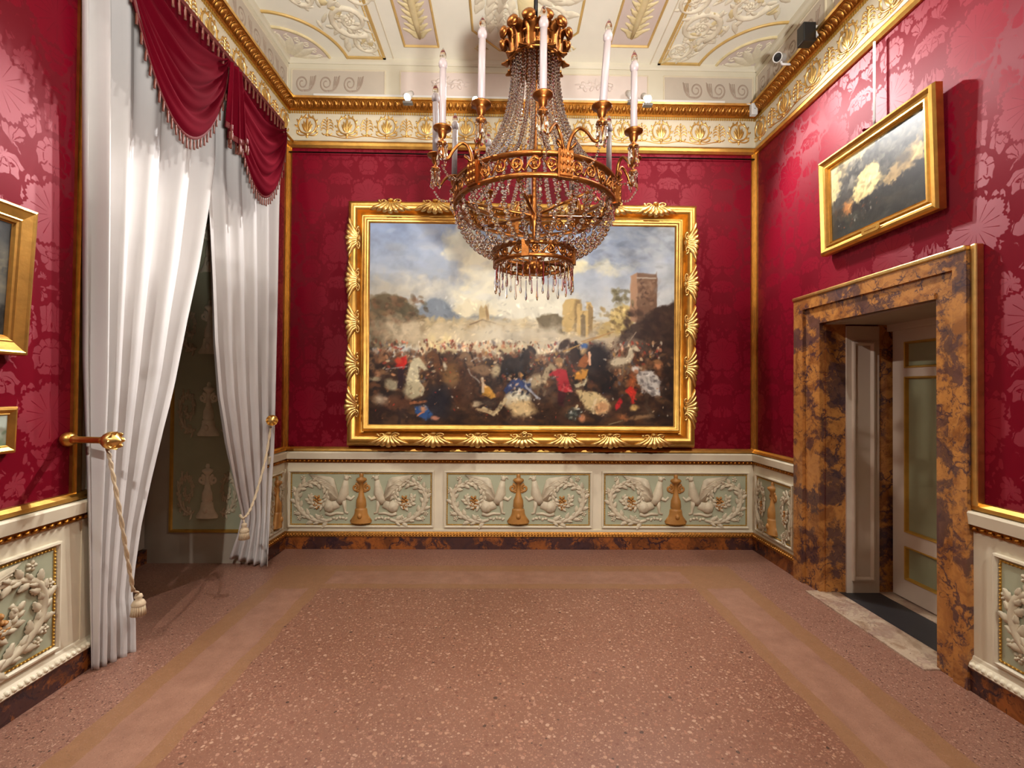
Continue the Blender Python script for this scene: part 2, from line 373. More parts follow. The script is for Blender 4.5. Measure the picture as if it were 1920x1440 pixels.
for (loc, tgt, pw, lab, cone) in [
    ((2.36, 2.55, 4.44), (-0.2, 4.6, 1.6), 130, 'small spotlight on the right cornice aimed at the battle painting', 115),
    ((-2.02, 2.45, 4.44), (0.6, 4.6, 1.8), 42, 'small spotlight on the left cornice aimed at the battle painting', 115),
    ((-1.2, -1.12, 4.44), (-0.6, 3.8, 0.0), 430, 'small unseen spotlight added on the front cornice, left of the middle', 50),  # unseen lamp, added to lift the far floor and dado
    ((1.5, -1.12, 4.44), (0.8, 3.8, 0.0), 430, 'small unseen spotlight added on the front cornice, right of the middle', 50),  # right-hand twin, likewise added to brighten the far floor
    ((-2.02, 0.9, 4.44), (2.45, 2.6, 0.9), 230, 'small unseen spotlight added on the left cornice to brighten the marble doorway', 80),  # unseen lamp, added to brighten the doorway and lower right wall
    ((2.36, 1.2, 4.44), (-2.25, 2.9, 0.9), 180, 'small unseen spotlight added on the right cornice to brighten the white curtains', 70)]:  # unseen lamp, added to brighten the curtains and left wall
    spot_lamp(loc, tgt, pw, lab, cone=cone, blend=0.8, group=LG)

# a standing uplighter near the photographer washes the vault (it throws the candle shadows on the attic)
UL = Vector((0.62, -0.60, 1.25))
up_ = empty('floor_uplighter', (UL.x, UL.y, 0), 'slim black standing uplighter with a round bowl head', 'floor lamp')
MB().lathe([(0,0),(.15,0),(.15,.012),(.03,.025),(.012,.04)], 24).build('base', M['black'], up_)
MB().tube([(0,0,.03), (0,0,UL.z-.10)], .011, 10).build('pole', M['black'], up_)
MB().lathe([(.012,UL.z-.12),(.07,UL.z-.09),(.125,UL.z-.02),(.13,UL.z),(.124,UL.z),(.118,UL.z-.02),(0,UL.z-.05)], 24).build('bowl', M['black'], up_)
l_ = bpy.data.lights.new('lamp_light', 'SPOT'); l_.energy = 1150; l_.spot_size = math.radians(96); l_.spot_blend = 1.0; l_.shadow_soft_size = 0.11; l_.color = (1.0, 0.97, 0.92)
lo_ = bpy.data.objects.new('lamp_light', l_); COL.objects.link(lo_); lo_.parent = up_
d_ = (Vector((0.1, 2.5, 4.78))-UL).normalized(); lo_.matrix_basis = Matrix.Translation((0, 0, UL.z+.03)) @ (-d_).to_track_quat('Z', 'Y').to_matrix().to_4x4()

# ================================================================== STRUCTURE
floor = MB().box(WIN_D-0.1, 3.3, YF-0.2, YB+0.2, -0.08, 0).build('floor', M['terrazzo'], smooth=False); tag(floor, kind='structure')
ceil = MB().box(-2.6, 2.7, -0.15, YB-YF+0.15, -0.12, 0).build('ceiling', M['creamlight'], smooth=False, mtx=F_CEIL); tag(ceil, kind='structure')
wall_back = MB().box(XL-0.3, XR+0.3, 0, ZC, -0.15, 0).build('wall_back', M['damask'], smooth=False, mtx=F_BACK); tag(wall_back, kind='structure')
DY0, DY1, DZ = 2.615, 3.60, 2.08                    # door opening in the right wall
b = MB(); b.box(-YB, -DY1, 0, ZC, -0.55, 0); b.box(-DY0, -YF, 0, ZC, -0.55, 0); b.box(-DY1, -DY0, DZ, ZC, -0.55, 0)
wall_right = b.build('wall_right', M['damask'], smooth=False, mtx=F_RIGHT); tag(wall_right, kind='structure')
b = MB(); b.box(YF, NW, 0, ZR, WIN_D-XL-0.02, XLN-XL); b.box(WIN1, YB, 0, ZC, WIN_D-XL-0.02, 0); b.box(NW, WIN1, ZR-0.03, ZC, -0.5, 0)
b.box(YF, NW, ZR, ZC, -0.5, 0)
wall_left = b.build('wall_left', M['damask'], smooth=False, mtx=F_LEFT); tag(wall_left, kind='structure')
wall_front = MB().box(-XR-0.1, -XL+0.3, 0, ZC, -0.15, 0).build('wall_front', M['damask'], smooth=False, mtx=F_FRONT); tag(wall_front, kind='structure')

# ---- frieze and cornice --------------------------------------------------------
GILT_STRIP = [(ZR-0.035, 0), (ZR-0.035, .018), (ZR-0.015, .034), (ZR+0.012, .034), (ZR+0.030, .022), (ZR+0.038, .010), (ZR+0.038, 0)]
Z0 = ZR+0.038                                       # frieze bottom
def palmette_big():
    m = MB()
    for s in (-1, 1):
        m.rtube(smooth_path([(s*.008, -.075), (s*.062, -.055), (s*.088, .005), (s*.066, .070), (s*.022, .088), (s*.016, .070)], 4), .0085, 1.0)
        m.rtube(smooth_path([(s*.006, -.085), (s*.060, -.092), (s*.098, -.072), (s*.090, -.050), (s*.076, -.056)], 4), .007)
        for k, (a, L) in enumerate([(0.30, .115), (0.62, .095)]):
            m.leaf((s*.006, -.060), PI/2-s*a*0.8, L, .016, .013, 0.5, 2, 7, 4)
    for s in (-1, 1):
        for (x, y, a) in ((.070, -.045, .3), (.090, .0, .0), (.082, .045, -.4), (.055, .080, -.9), (.026, .094, -1.3)):
            m.leaf((s*x, y-.012), PI/2-s*(.9+a), .040, .010, .010, .5, 2, 5, 4)
    m.leaf((0, -.06), PI/2, .145, .018, .016, 0.5, 2, 7, 4); m.blob((0, -.082, 0), (.022, .016, .016)); m.blob((0,-.10,0), (.012,.02,.01))
    return m.mesh('palmette')
def palmette_small():
    m = MB(); m.rtube([(0, -.085), (0, -.03), (0, .03), (0, .07)], [.009, .007, .006, .004])
    for s in (-1, 1):
        for y, L, a in ((.055, .045, .55), (.030, .058, .8), (.0, .062, 1.0), (-.028, .060, 1.25)):
            m.rtube(smooth_path([(0, y-.02), (s*L*.45, y+.010), (s*L*.85, y+.004), (s*L, y-.014)], 4), [.004]*4+[.0065]*4+[.006]*4+[.004], 1.1)
        m.rtube(smooth_path([(0, -.07), (s*.03, -.082), (s*.05, -.066)], 4), .006)
    m.blob((0, .078, 0), (.009, .014, .01)); m.blob((0, -.088, 0), (.018, .010, .012)); return m.mesh('palmette')
PB, PS = palmette_big(), palmette_small(); PB.materials.append(M['goldpale']); PS.materials.append(M['goldpale'])
def cornice_unit():
    m = MB(); m.leaf((0, -.034, .0), PI/2, .066, .022, .022, 0.9, 3, 7, 4)
    for s in (-1, 1): m.rtube([(s*.031, -.034), (s*.030, .0), (s*.020, .028), (s*.006, .034)], [.005, .005, .005, .003], 1.3)
    me = m.mesh('cornice_leaf'); me.materials.append(M['goldmid']); return me
CU = cornice_unit()
def vine_unit(L):
    m = MB(); m.rtube([(L*i/16-L/2, .012*math.cos(2*PI*i/16)) for i in range(17)], .0045); me = m.mesh('vine'); me.materials.append(M['gold']); return me
VU = vine_unit(.387)
def cornice(wall, u0, u1, start, units=True):
    MB().extrude(GILT_STRIP, u0, u1).build('gilt_strip', M['gold'], wall, smooth=False)
    fr = MB().extrude([(Z0, 0), (Z0, .016), (Z0+.018, .012), (Z0+.262, .012), (Z0+.270, .02), (Z0+.285, .022), (Z0+.285, 0)], u0, u1).build('frieze', M['cream'], wall, smooth=False)
    core = MB().extrude([(Z0+.285, 0), (Z0+.285, .028), (Z0+.30, .034), (Z0+.365, .085), (Z0+.375, .085), (Z0+.375, 0)], u0, u1).build('cornice_core', M['golddark'], wall, smooth=False)
    MB().extrude([(Z0+.375, 0), (Z0+.375, .092), (Z0+.392, .098), (Z0+.398, .090), (Z0+.398, 0)], u0, u1).build('cornice_fillet', M['goldpale'], wall, smooth=False)
    d = MB(); n = int((u1-u0)/.022)
    for i in range(n): u = u0+(i+.5)*(u1-u0)/n; d.box(u-.007, u+.007, Z0+.262, Z0+.282, .018, .030)
    tag(d.build('bead_row', M['giltpaint'], wall, smooth=False), kind='stuff')
    if not units: return
    i = 0; u = start
    while u < u1-.05:
        if u > u0+.05:
            put('palmette', PB if i % 2 == 0 else PS, None, fr, loc=(u, Z0+.142, .012))
            if i % 2 == 0 and u-.2 > u0 and u+.2 < u1: put('vine', VU, None, fr, loc=(u, Z0+.040, .012))
        u += .1935; i += 1
    n = round((u1-u0)/.0655); st = (u1-u0)/n
    tilt = Matrix.Rotation(math.radians(36), 4, 'X')
    for i in range(n):
        put('cornice_leaf', CU, None, core, mtx=Matrix.Translation((u0+(i+.5)*st, Z0+.333, .058)) @ tilt)
ub0 = at_y(577, 243, YB).x
cornice(wall_back, XL, XR, ub0-0.387)
cornice(wall_right, -YB, -2.6, -YB+0.105); cornice(wall_right, -2.6, -YF, 0, False)
cornice(wall_left, 2.55, YB, 2.55+0.04); cornice(wall_left, YF, 2.55, 0, False); cornice(wall_front, -XR, -XL, 0, False)

# ---- attic band with painted scroll panels -------------------------------------
ZA = Z0+.398
def scroll_unit():
    m = MB(); m.rtube([(x, y) for x, y in spiral((0, 0), .048, .012, -0.4*PI, -1.6, 30)], taper(31, .006, .004), .8)
    m.rtube(smooth_path([(.015, -.046), (.055, -.040), (.085, -.005), (.098, .048)], 5), [.006]*8+[.005]*5+[.004]*3, .8)
    for k in range(3): m.rtube(smooth_path([(.050+.012*k, -.034+.008*k), (.058+.010*k, .0), (.062+.014*k, .042)], 4), [.003]*3+[.005]*3+[.004]*3, .7)
    me = m.mesh('scroll'); me.materials.append(M['scroll']); return me
SU = scroll_unit()
def attic_panel(wall, u0, u1, flip, scrolls=True, mat='lilac'):
    z0, z1 = ZA+.045, ZC-.115
    p = MB().box(u0, u1, z0, z1, 0, .006).build('attic_panel', M[mat], wall, smooth=False)
    MB().frame(u0-.014, u1+.014, z0-.014, z1+.014, [(0, 0), (.002, .012), (.010, .014), (.014, .008), (.016, 0)]).build('panel_moulding', M['cream'], p, smooth=False)
    if scrolls:
        n = max(1, round((u1-u0-.12)/.205)); 
        for i in range(n+1):
            u = u0+.10+i*.232
            if u+.135 > u1: break
            mt = Matrix.Translation(((u if not flip else u0+u1-u), (z0+z1)/2, .006)) @ Matrix.Diagonal((-1.32 if flip else 1.32, 1.62, 1, 1))
            put('scroll', SU, None, p, mtx=mt)
    return p
def trophy(mirror):
    m = MB(); s = -1 if mirror else 1
    for a, L, r in ((0.25, .22, .010), (-0.35, .20, .009), (0.9, .10, .009), (2.7, .18, .010), (-2.8, .17, .008)):
        m.rtube([(0, 0), (s*math.cos(a)*L*.5, math.sin(a)*L*.22+.01), (s*math.cos(a)*L, math.sin(a)*L*.35)], [r, r*1.2, r*.5])
    for i in range(9): m.blob((s*(.14*math.cos(i*2.3)), .03*math.sin(i*1.7), .004), (.030, .018, .014), i*0.7)
    for i in range(5): m.leaf((s*(.02*i-.05), -.01), (0.5+.6*i), .10, .018, .012)
    return m
def attic(wall, u0, u1):
    MB().box(u0, u1, ZA-.02, ZC, -.004, .002).build('attic_board', M['attic'], wall, smooth=False)
    MB().extrude([(ZC-.05, 0), (ZC-.05, .012), (ZC-.035, .026), (ZC, .032), (ZC, 0)], u0, u1).build('attic_moulding', M['attic'], wall, smooth=False)
attic(wall_back, XL, XR); attic(wall_right, -YB, -YF); attic(wall_left, YF, YB); attic(wall_front, -XR, -XL)
def ub(px): return at_y(px, 150, YB).x
attic_panel(wall_back, XL+.04, ub(721), False); attic_panel(wall_back, ub(1246), XR-.04, True)
cp = attic_panel(wall_back, ub(752), ub(1213), False, False, 'pinkish')
for uu, mir in ((ub(840), False), (ub(1118), True)): trophy(mir).build('trophy', M['pinkish'], cp, loc=(uu, (ZA+ZC)/2-.02, .006))
attic_panel(wall_right, -YB+.04, -YB+1.02, False); attic_panel(wall_right, -YB+1.12, -2.0, False, False, 'pinkish')
attic_panel(wall_left, YB-1.02, YB-.04, True); attic_panel(wall_left, 2.0, YB-1.12, False, False, 'pinkish')

# ---- ceiling ornament ---------------------------------------------------------
def arc_strip(cu, cv, r0, r1, a0, a1, w, n=20):
    P0, P1 = [], []
    m = MB()
    prof = [(r0, 0), (r0, w), ((r0+r1)/2, w*1.3), (r1, w), (r1, 0)]
    rows = [[(cu+r*math.cos(a0+(a1-a0)*i/n), cv+r*math.sin(a0+(a1-a0)*i/n), ww) for r, ww in prof] for i in range(n+1)]
    return m.grid(rows)
def corner_fan(cu, cv, s):                        # quarter rings centred on the ceiling corner
    a0, a1 = (0, PI/2) if s > 0 else (PI, PI/2)
    f = arc_strip(cu, cv, .40, .425, a0, a1, .012).build('fan_border', M['sand'], ceil)
    arc_strip(cu, cv, .575, .600, a0, a1, .012).build('fan_gilt_border', M['giltline'], ceil)
    fan = MB(); rows = [[(cu+r*math.cos(a0+(a1-a0)*i/14), cv+r*math.sin(a0+(a1-a0)*i/14), .004) for r in (0.02, .40)] for i in range(15)]
    p = fan.grid(rows).build('fan_field', M['pinkish'], ceil)
    for i in range(5):
        a = a0+(a1-a0)*(i+.5)/5
        MB().leaf((0, 0), a, .26, .045, .02, .4, 4).build('fan_leaf', M['ivory'], p, loc=(cu+.08*math.cos(a), cv+.08*math.sin(a), .004))
    for i in range(6):
        a = a0+(a1-a0)*(i+.5)/6; m = MB(); m.rtube(spiral((0, 0), .035, .006, a, 1.3, 16), .006); m.build('fan_scroll', M['ivory'], p, loc=(cu+.32*math.cos(a), cv+.32*math.sin(a), .004))
    return f
def rinceau(name, parent, pts, mat, seed, scale=1.0):   # leafy scroll stucco round a few spiral centres
    rnd = random.Random(seed); m = MB()
    for (u, v, r, a, t) in pts:
        n = 26; P = spiral((u, v), r, r*.16, a, t, n); m.rtube(P, taper(n+1, r*.16, r*.07), .9)
        for i in range(0, n, 2):
            d = math.atan2(P[i+1][1]-P[i][1], P[i+1][0]-P[i][0]); m.leaf((P[i][0], P[i][1]), d+(1 if i % 4 else -1)*1.0*(1 if t > 0 else -1), r*(.55-.012*i), r*.13, r*.11, .6, 3, 6, 4)
        for k in range(7): q = 2*PI*k/7; m.blob((u+r*.16*math.cos(q), v+r*.16*math.sin(q), 0), (r*.10, r*.07, r*.10), q, 6, 4)
        m.blob((u, v, 0), (r*.09, r*.09, r*.14), 0, 6, 4)
    return m.build(name, M[mat], parent)
for s, cu in ((1, XL), (-1, XR)):
    corner_fan(cu, 0.0, s)
    e = at_z(722 if s > 0 else 1240, 105, ZC).x
    inner = e - s*0.012
    # spandrel compartment: gilt straight sides
    for nm, bx in (('spandrel_edge', (min(cu+s*.60, e), max(cu+s*.60, e), .03, .055)), ('spandrel_side', (min(e, e-s*.025), max(e, e-s*.025), .03, 3.4))):
        MB().box(bx[0], bx[1], bx[2], bx[3], 0, .014).build(nm, M['giltline'], ceil, smooth=False)
    dd = MB()
    for i in range(60): dd.blob((e-s*.045, .07+i*.022, 0), (.009, .009, .012), 0, 6, 4)
    tag(dd.build('bead_row', M['giltline'], ceil), kind='stuff')
    um = (cu+s*.60+e)/2
    rinceau('stucco_scroll', ceil, [(um+s*.06, .22, .13, PI*(0.5 if s > 0 else 0.5), s*1.6), (um-s*.02, .50, .19, -PI*.3, -s*1.7), (um+s*.15, .78, .14, PI*.3, s*1.6), (cu+s*.45, .75, .16, 0, s*1.5)], 'ivory', 3)
    rnd_ = random.Random(12+s)
    for part_, (mt_, n_) in enumerate((('ivory', 70), ('sand', 46))):
        m = MB(); k = 0
        while k < n_:
            uu = cu+s*rnd_.uniform(.12, abs(e-cu)-.10); vv_ = rnd_.uniform(.10, 1.6)
            if math.hypot(uu-cu, vv_) < .68: continue
            m.leaf((uu, vv_), rnd_.uniform(0, 2*PI), rnd_.uniform(.07, .15), rnd_.uniform(.018, .034), .02, .7, 3, 7, 4); k += 1
        m.build('stucco_leaves', M[mt_], ceil)
    # narrow gilt panel with a torch
    p0, p1 = (at_z(757, 86, ZC), at_z(824, 86, ZC)) if s > 0 else (at_z(1141, 86, ZC), at_z(1217, 86, ZC))
    v0 = YB-p0.y; uc = (p0.x+p1.x)/2; hw = abs(p1.x-p0.x)/2
    pp = MB().box(uc-hw+.02, uc+hw-.02, v0+.02, 2.6, 0, .003).build('torch_panel', M['pinkish'], ceil, smooth=False)
    MB().frame(uc-hw, uc+hw, v0, 2.62, [(0, 0), (.003, .016), (.012, .018), (.02, .006), (.022, 0)]).build('torch_border', M['giltline'], pp, smooth=False)
    MB().rtube([(uc, v0+.10), (uc, v0+.3), (uc, v0+.6), (uc, v0+.9)], [.014, .030, .036, .046]).build('torch', M['sand'], pp)
    m = MB()
    for i in range(30):
        for q in (-1, 1): m.leaf((uc+q*.014, v0+.10+i*.030), PI/2-q*(.55+.5*((i*7) % 5)/4), .095+.02*(i % 3), .020, .022, .6, 3, 6, 4)
    m.build('torch_leaves', M['sand'], pp)
    # plain beam mouldings
    for du in (.06,):
        MB().box(e+s*.075-.004, e+s*.075+.004, 0.02, 3.4, 0, .008).build('beam_line', M['cream'], ceil, smooth=False)
# octagon in the middle
oc = at_z(986, 40, ZC); u8, v8, R8 = oc.x, 1.02, .84
octv = []
ow, oh, ch = (at_z(1090, 26, ZC).x-at_z(883, 26, ZC).x)/2, .84, .24
octv = [(-ow+ch, -oh), (ow-ch, -oh), (ow, -oh+ch), (ow, oh-ch), (ow-ch, oh), (-ow+ch, oh), (-ow, oh-ch), (-ow, -oh+ch)]
op = MB().poly([(u8+x, v8+y) for x, y in octv], 0, .003).build('octagon_field', M['creamlight'], ceil, smooth=False)
MB().tube([(u8+x, v8+y, .004) for x, y in octv+octv[:2]], .012, 6, False).build('octagon_border', M['giltline'], op)
m = MB()
for k in range(110):
    a = k*2.399; r = .05+.40*math.sqrt(k/110); m.leaf((u8+r*.9*math.cos(a), v8+r*1.5*math.sin(a)), a+.7, .17, .040, .026, .6, 3, 7, 4)
m.build('octagon_leaves', M['ivory'], op)
rinceau('octagon_scroll', op, [(u8-.22, v8-.45, .15, 0, 1.6), (u8+.22, v8-.45, .15, PI, -1.6), (u8, v8+.1, .2, 0, 1.6)], 'ivory', 5)
m = MB(); m.rtube([(u8, v8-.66), (u8, v8-.4), (u8, v8-.1)], [.04, .07, .10]); m.build('octagon_torch', M['sand'], op)
for s in (-1, 1):
    rinceau('corner_ornament', ceil, [(u8+s*(ow-.06), v8-oh+.02, .055, 0, s*1.4)], 'sand', 9)

# ---- gilt verticals, picture rail ------------------------------------------------
ZD = 0.94
def vstrip(wall, u0, u1, w0=0.0, z0=ZD, z1=ZR-.03):
    MB().box(u0, u1, z0, z1, w0, w0+.016).build('gilt_strip', M['gold'], wall, smooth=False)
    MB().box(u0+(u1-u0)*.3, u1-(u1-u0)*.3, z0, z1, w0+.016, w0+.026).build('gilt_bead', M['goldpale'], wall, smooth=False)
vstrip(wall_back, XL, XL+.05); vstrip(wall_back, XR-.05, XR); vstrip(wall_right, -YB, -YB+.05); vstrip(wall_left, YB-.05, YB)
vstrip(wall_left, NW-.118, NW-.060, XLN-XL)
prail = MB().tube([(XL+.03, YB-.03, ZR-.085), (XR-.03, YB-.03, ZR-.085)], .007, 8).build('trim_1', M['iron']); tag(prail, kind='structure')

# ---- dado -----------------------------------------------------------------------
def griffin(s=1):                                     # half panel, s=+1 looks to the right (towards the middle at 0)
    k = .000819; m = MB(); X = lambda x: s*(x-975)*k; Y = lambda y: (430-y)*k
    P = lambda L: [(X(x), Y(y)) for x, y in L]
    m.rtube(P([(700,470),(735,420),(765,350),(775,270),(785,200)]), [.035,.046,.050,.034,.022], .75)          # chest and neck
    m.blob((X(792), Y(178), 0), (.026, .030, .026)); m.rtube(P([(800,175),(835,160),(850,185)]), [.012,.009,.005])  # head, beak
    m.rtube(P([(775,165),(765,140)]), [.008,.004])
    m.poly(P([(715,430),(640,190),(600,165),(330,135),(420,200),(520,250),(585,300),(570,380),(600,450)])[::(1 if s < 0 else -1)], 0, .014)
    for i in range(7): m.rtube(P([(700-8*i,430-22*i),(640-20*i,380-28*i),(560-30*i,300-22*i),(520-26*i,250-14*i)]), [.010,.011,.009,.005], .8, w=.008)
    m.rtube(P([(590,520),(640,500),(700,480)]), [.055,.046,.040], .6)
    m.blob((X(585), Y(512), 0), (.062, .066, .042)); m.rtube(P([(540,590),(600,610),(680,590),(760,596)]), [.020,.017,.013,.012])
    m.rtube(P([(760,440),(772,520),(778,580),(815,592)]), [.024,.017,.012,.012]); m.rtube(P([(800,400),(850,430),(890,390)]), [.022,.014,.010])
    for i in range(5): m.blob((X(640+38*i), Y(650+8*math.sin(i*2)), 0), (.020, .014, .014), i)
    return m
def scroll_half(s=1):
    k = .000819; m = MB(); X = lambda x: s*(x-975)*k; Y = lambda y: (430-y)*k
    P = smooth_path([(X(x), Y(y)) for x, y in [(620,665),(480,690),(330,640),(220,540),(185,420),(210,310),(310,245),(430,235),(530,280),(565,370),(530,460),(450,510),(370,480),(340,420),(370,360)]], 4)
    P = [(p[0], p[1]) for p in P]; n = len(P); m.rtube(P, [.012+.016*math.sin(PI*min(1, i/(n*.5)))*(1-i/n) for i in range(n)], .9)
    for i in range(2, n-4, 2):
        d = math.atan2(P[i+1][1]-P[i][1], P[i+1][0]-P[i][0]); L = .092*(1-.45*i/n)
        m.leaf(P[i], d+(.8 if (i//2) % 2 else -.8), L, .024*(1-.3*i/n), .022, .7, 4, 8, 4); m.leaf(P[i], d+(-.45 if (i//2) % 2 else .45), L*.8, .018*(1-.3*i/n), .026, .7, 3, 6, 4)
    for (x, y) in ((180,590),(150,330),(260,180),(400,190),(480,640),(220,650)):
        for q in range(5): a = q*2*PI/5; m.blob((X(x)+.016*math.cos(a), Y(y)+.016*math.sin(a), 0), (.014,.010,.012), a, 6, 4)
        m.blob((X(x), Y(y), 0), (.009,.009,.016), 0, 6, 4)
    return m
def rosette(s=1):
    k = .000819; m = MB(); X = lambda x: s*(x-975)*k; Y = lambda y: (430-y)*k
    rnd = random.Random(4)
    for i in range(16):
        a = i*2.399; r = .042*math.sqrt(i/16); m.blob((X(440)+r*math.cos(a), Y(460)+r*1.5*math.sin(a), 0), (.017,.012,.020), a, 6, 4)
    return m
def candelabrum():
    k = .000819; m = MB(); Y = lambda y: (430-y)*k
    prof = [(118,14),(135,22),(152,26),(165,20),(180,60),(200,66),(222,44),(240,24),(300,26),(380,36),(430,58),(510,64),(525,52),(532,68),(545,74),(590,80),(640,100),(690,130),(700,130)]
    rows = []
    for y, hw in prof:
        rows.append([(hw*k*math.cos(PI*j/8), Y(y), .055*min(1, hw/60)*math.sin(PI*j/8)) for j in range(9)])
    m.grid(rows)
    for s in (-1, 1):
        m.rtube(spiral((s*70*k, Y(290)), .038, .008, PI/2, s*1.4, 20), taper(21, .015, .008), 1.0); m.rtube([(s*25*k, Y(330)), (s*60*k, Y(335))], .012)
        m.rtube([(s*60*k, Y(600)), (s*120*k, Y(690))], [.012, .016])
    m.blob((0, Y(610), .05), (.025, .030, .020)); return m
DM = {}
for s in (1, -1):
    DM['griffin', s] = griffin(s).mesh('griffin'); DM['griffin', s].materials.append(M['dadoivory'])
    DM['scroll', s] = scroll_half(s).mesh('acanthus_scroll'); DM['scroll', s].materials.append(M['dadoivory'])
    DM['rosette', s] = rosette(s).mesh('rosette'); DM['rosette', s].materials.append(M['ochre'])
DM['cand'] = candelabrum().mesh('candelabrum'); DM['cand'].materials.append(M['ochre'])
bead = MB().blob((0,0,0), (.006,.006,.007), 0, 5, 4).mesh('bead')
def dado_panel(wall, u0, u1, w0, narrow=False):
    z0, z1 = .205, .755; uc, zc = (u0+u1)/2, (z0+z1)/2
    p = MB().box(u0+.02, u1-.02, z0+.02, z1-.02, w0, w0+.006).build('dado_panel', M['sage'], wall, smooth=False)
    MB().frame(u0, u1, z0, z1, [(0, w0), (.002, w0+.020), (.012, w0+.022), (.020, w0+.010), (.022, w0)]).build('panel_moulding', M['cream'], p, smooth=False)
    MB().frame(u0+.024, u1-.024, z0+.024, z1-.024, [(0, w0), (.001, w0+.009), (.010, w0+.009), (.012, w0)]).build('panel_gilt_line', M['giltpaint'], p, smooth=False)
    bb = MB(); 
    for i in range(int((u1-u0-.06)/.018)):
        for zz in (z0+.030, z1-.030): bb.blob((u0+.034+i*.018, zz, w0+.010), (.006,.006,.006), 0, 5, 3)
    for i in range(int((z1-z0-.06)/.018)):
        for uu in (u0+.030, u1-.030): bb.blob((uu, z0+.034+i*.018, w0+.010), (.006,.006,.006), 0, 5, 3)
    tag(bb.build('bead_border', M['giltpaint'], p), kind='stuff')
    sc = (u1-u0)/1.467; sx = Matrix.Translation((uc, zc-.005, w0+.006)) @ Matrix.Diagonal((sc, 1, 1, 1))
    put('candelabrum', DM['cand'], None, p, mtx=Matrix.Translation((uc, zc-.005, w0+.006)) @ Matrix.Diagonal((max(sc, .62), 1, 1, 1)))
    for s in (1, -1):
        if not narrow: put('griffin', DM['griffin', s], None, p, mtx=sx)
        x2 = sx
        if narrow: x2 = Matrix.Translation((uc+.12*(-s)*-1*0, zc-.005, w0+.006)) @ Matrix.Diagonal((sc*1.05, 1, 1, 1))
        put('acanthus_scroll', DM['scroll', s], None, p, mtx=x2); put('rosette', DM['rosette', s], None, p, mtx=x2)
    return p
def carved(name, wall, u0, u1, z, w, r, step, mat):
    m = MB(); n = max(1, int((u1-u0)/step))
    for i in range(n): m.blob((u0+(i+.5)*(u1-u0)/n, z, w), ((u1-u0)/n*.46, r, r), 0.35, 6, 4)
    return tag(m.build(name, M[mat], wall), kind='stuff')
def dado(wall, u0, u1, panels, w0=0.0, narrow=False, tail=False):
    MB().box(u0, u1, .12, .93, w0, w0+.03).build('dado_board', M['cream'], wall, smooth=False)
    MB().extrude([(.862, w0+.02), (.866, w0+.058), (.925, w0+.066), (.935, w0+.060), (.935, w0)], u0, u1).build('chair_rail', M['cream'], wall, smooth=False)
    MB().extrude([(.933, w0), (.933, w0+.030), (.945, w0+.044), (.962, w0+.040), (.978, w0+.020), (.980, w0)], u0, u1).build('gilt_rail', M['gold'], wall, smooth=False)
    MB().extrude([(.828, w0+.02), (.828, w0+.036), (.862, w0+.050), (.862, w0+.02)], u0, u1).build('carved_strip_core', M['golddark'], wall, smooth=False)
    carved('carved_strip', wall, u0, u1, .845, w0+.044, .013, .040, 'golddark')
    MB().extrude([(.118, w0), (.118, w0+.052), (.128, w0+.062), (.146, w0+.056), (.165, w0+.040), (.180, w0+.036), (.185, w0+.03), (.185, w0)], u0, u1).build('base_moulding', M['cream' if tail else 'goldmid'], wall, smooth=False)
    carved('carved_base', wall, u0, u1, .142, w0+.050, .017, .030, 'goldmid' if not tail else 'ivory')
    if not tail: MB().box(u0, u1, .168, .188, w0, w0+.040).build('base_fillet', M['cream'], wall, smooth=False)
    for a, b_ in panels: dado_panel(wall, a, b_, w0+.03, narrow)
pan = [tuple(at_y(x, 935, YB-.03).x for x in q) for q in ((541, 814), (833, 1110), (1128, 1404))]
dado(wall_back, XL, XR, pan)
SUR0, SUR1 = 2.42, 3.89                               # door surround along Y
dado(wall_right, -YB, -SUR1, [(-YB+.085, -SUR1-.045)], 0, True)
dado(wall_right, -SUR0, -YF, [(-SUR0+.11, -SUR0+1.577), (-SUR0+1.70, -SUR0+3.15)], 0, False, True)
dado(wall_left, WIN1, YB, [(WIN1+.06, YB-.08)], 0, True)
dado(wall_left, YF, NW, [(NW-.20-1.467, NW-.20), (NW-.3-2.9, NW-.3-1.45)], XLN-XL, False, True)
MB().box(NW-.075, NW, .18, .86, XLN-XL+.03, XLN-XL+.036).build('dado_edge', M['cream'], wall_left, smooth=False)
MB().box(NW-.058, NW, .98, ZR, XLN-XL, XLN-XL+.012).build('edge_board', M['cream'], wall_left, smooth=False)
dado(wall_front, -XR, -XL, [(-2.2, -.75), (-.6, .85), (1.0, 2.0)])
for nm, bxs in (('baseboard_back', [(XL, XR, YB-.05, YB)]), ('baseboard_right', [(XR-.05, XR, SUR1, YB-.05), (XR-.05, XR, YF+.05, SUR0)]),
                ('baseboard_left', [(XL, XL+.05, WIN1, YB-.05), (XLN, XLN+.05, YF+.05, NW)]), ('baseboard_front', [(XLN, XR, YF, YF+.05)])):
    m = MB()
    for q in bxs: m.box(*q, 0, .12)
    tag(m.build(nm, M['brecciadark'], smooth=False), kind='structure')

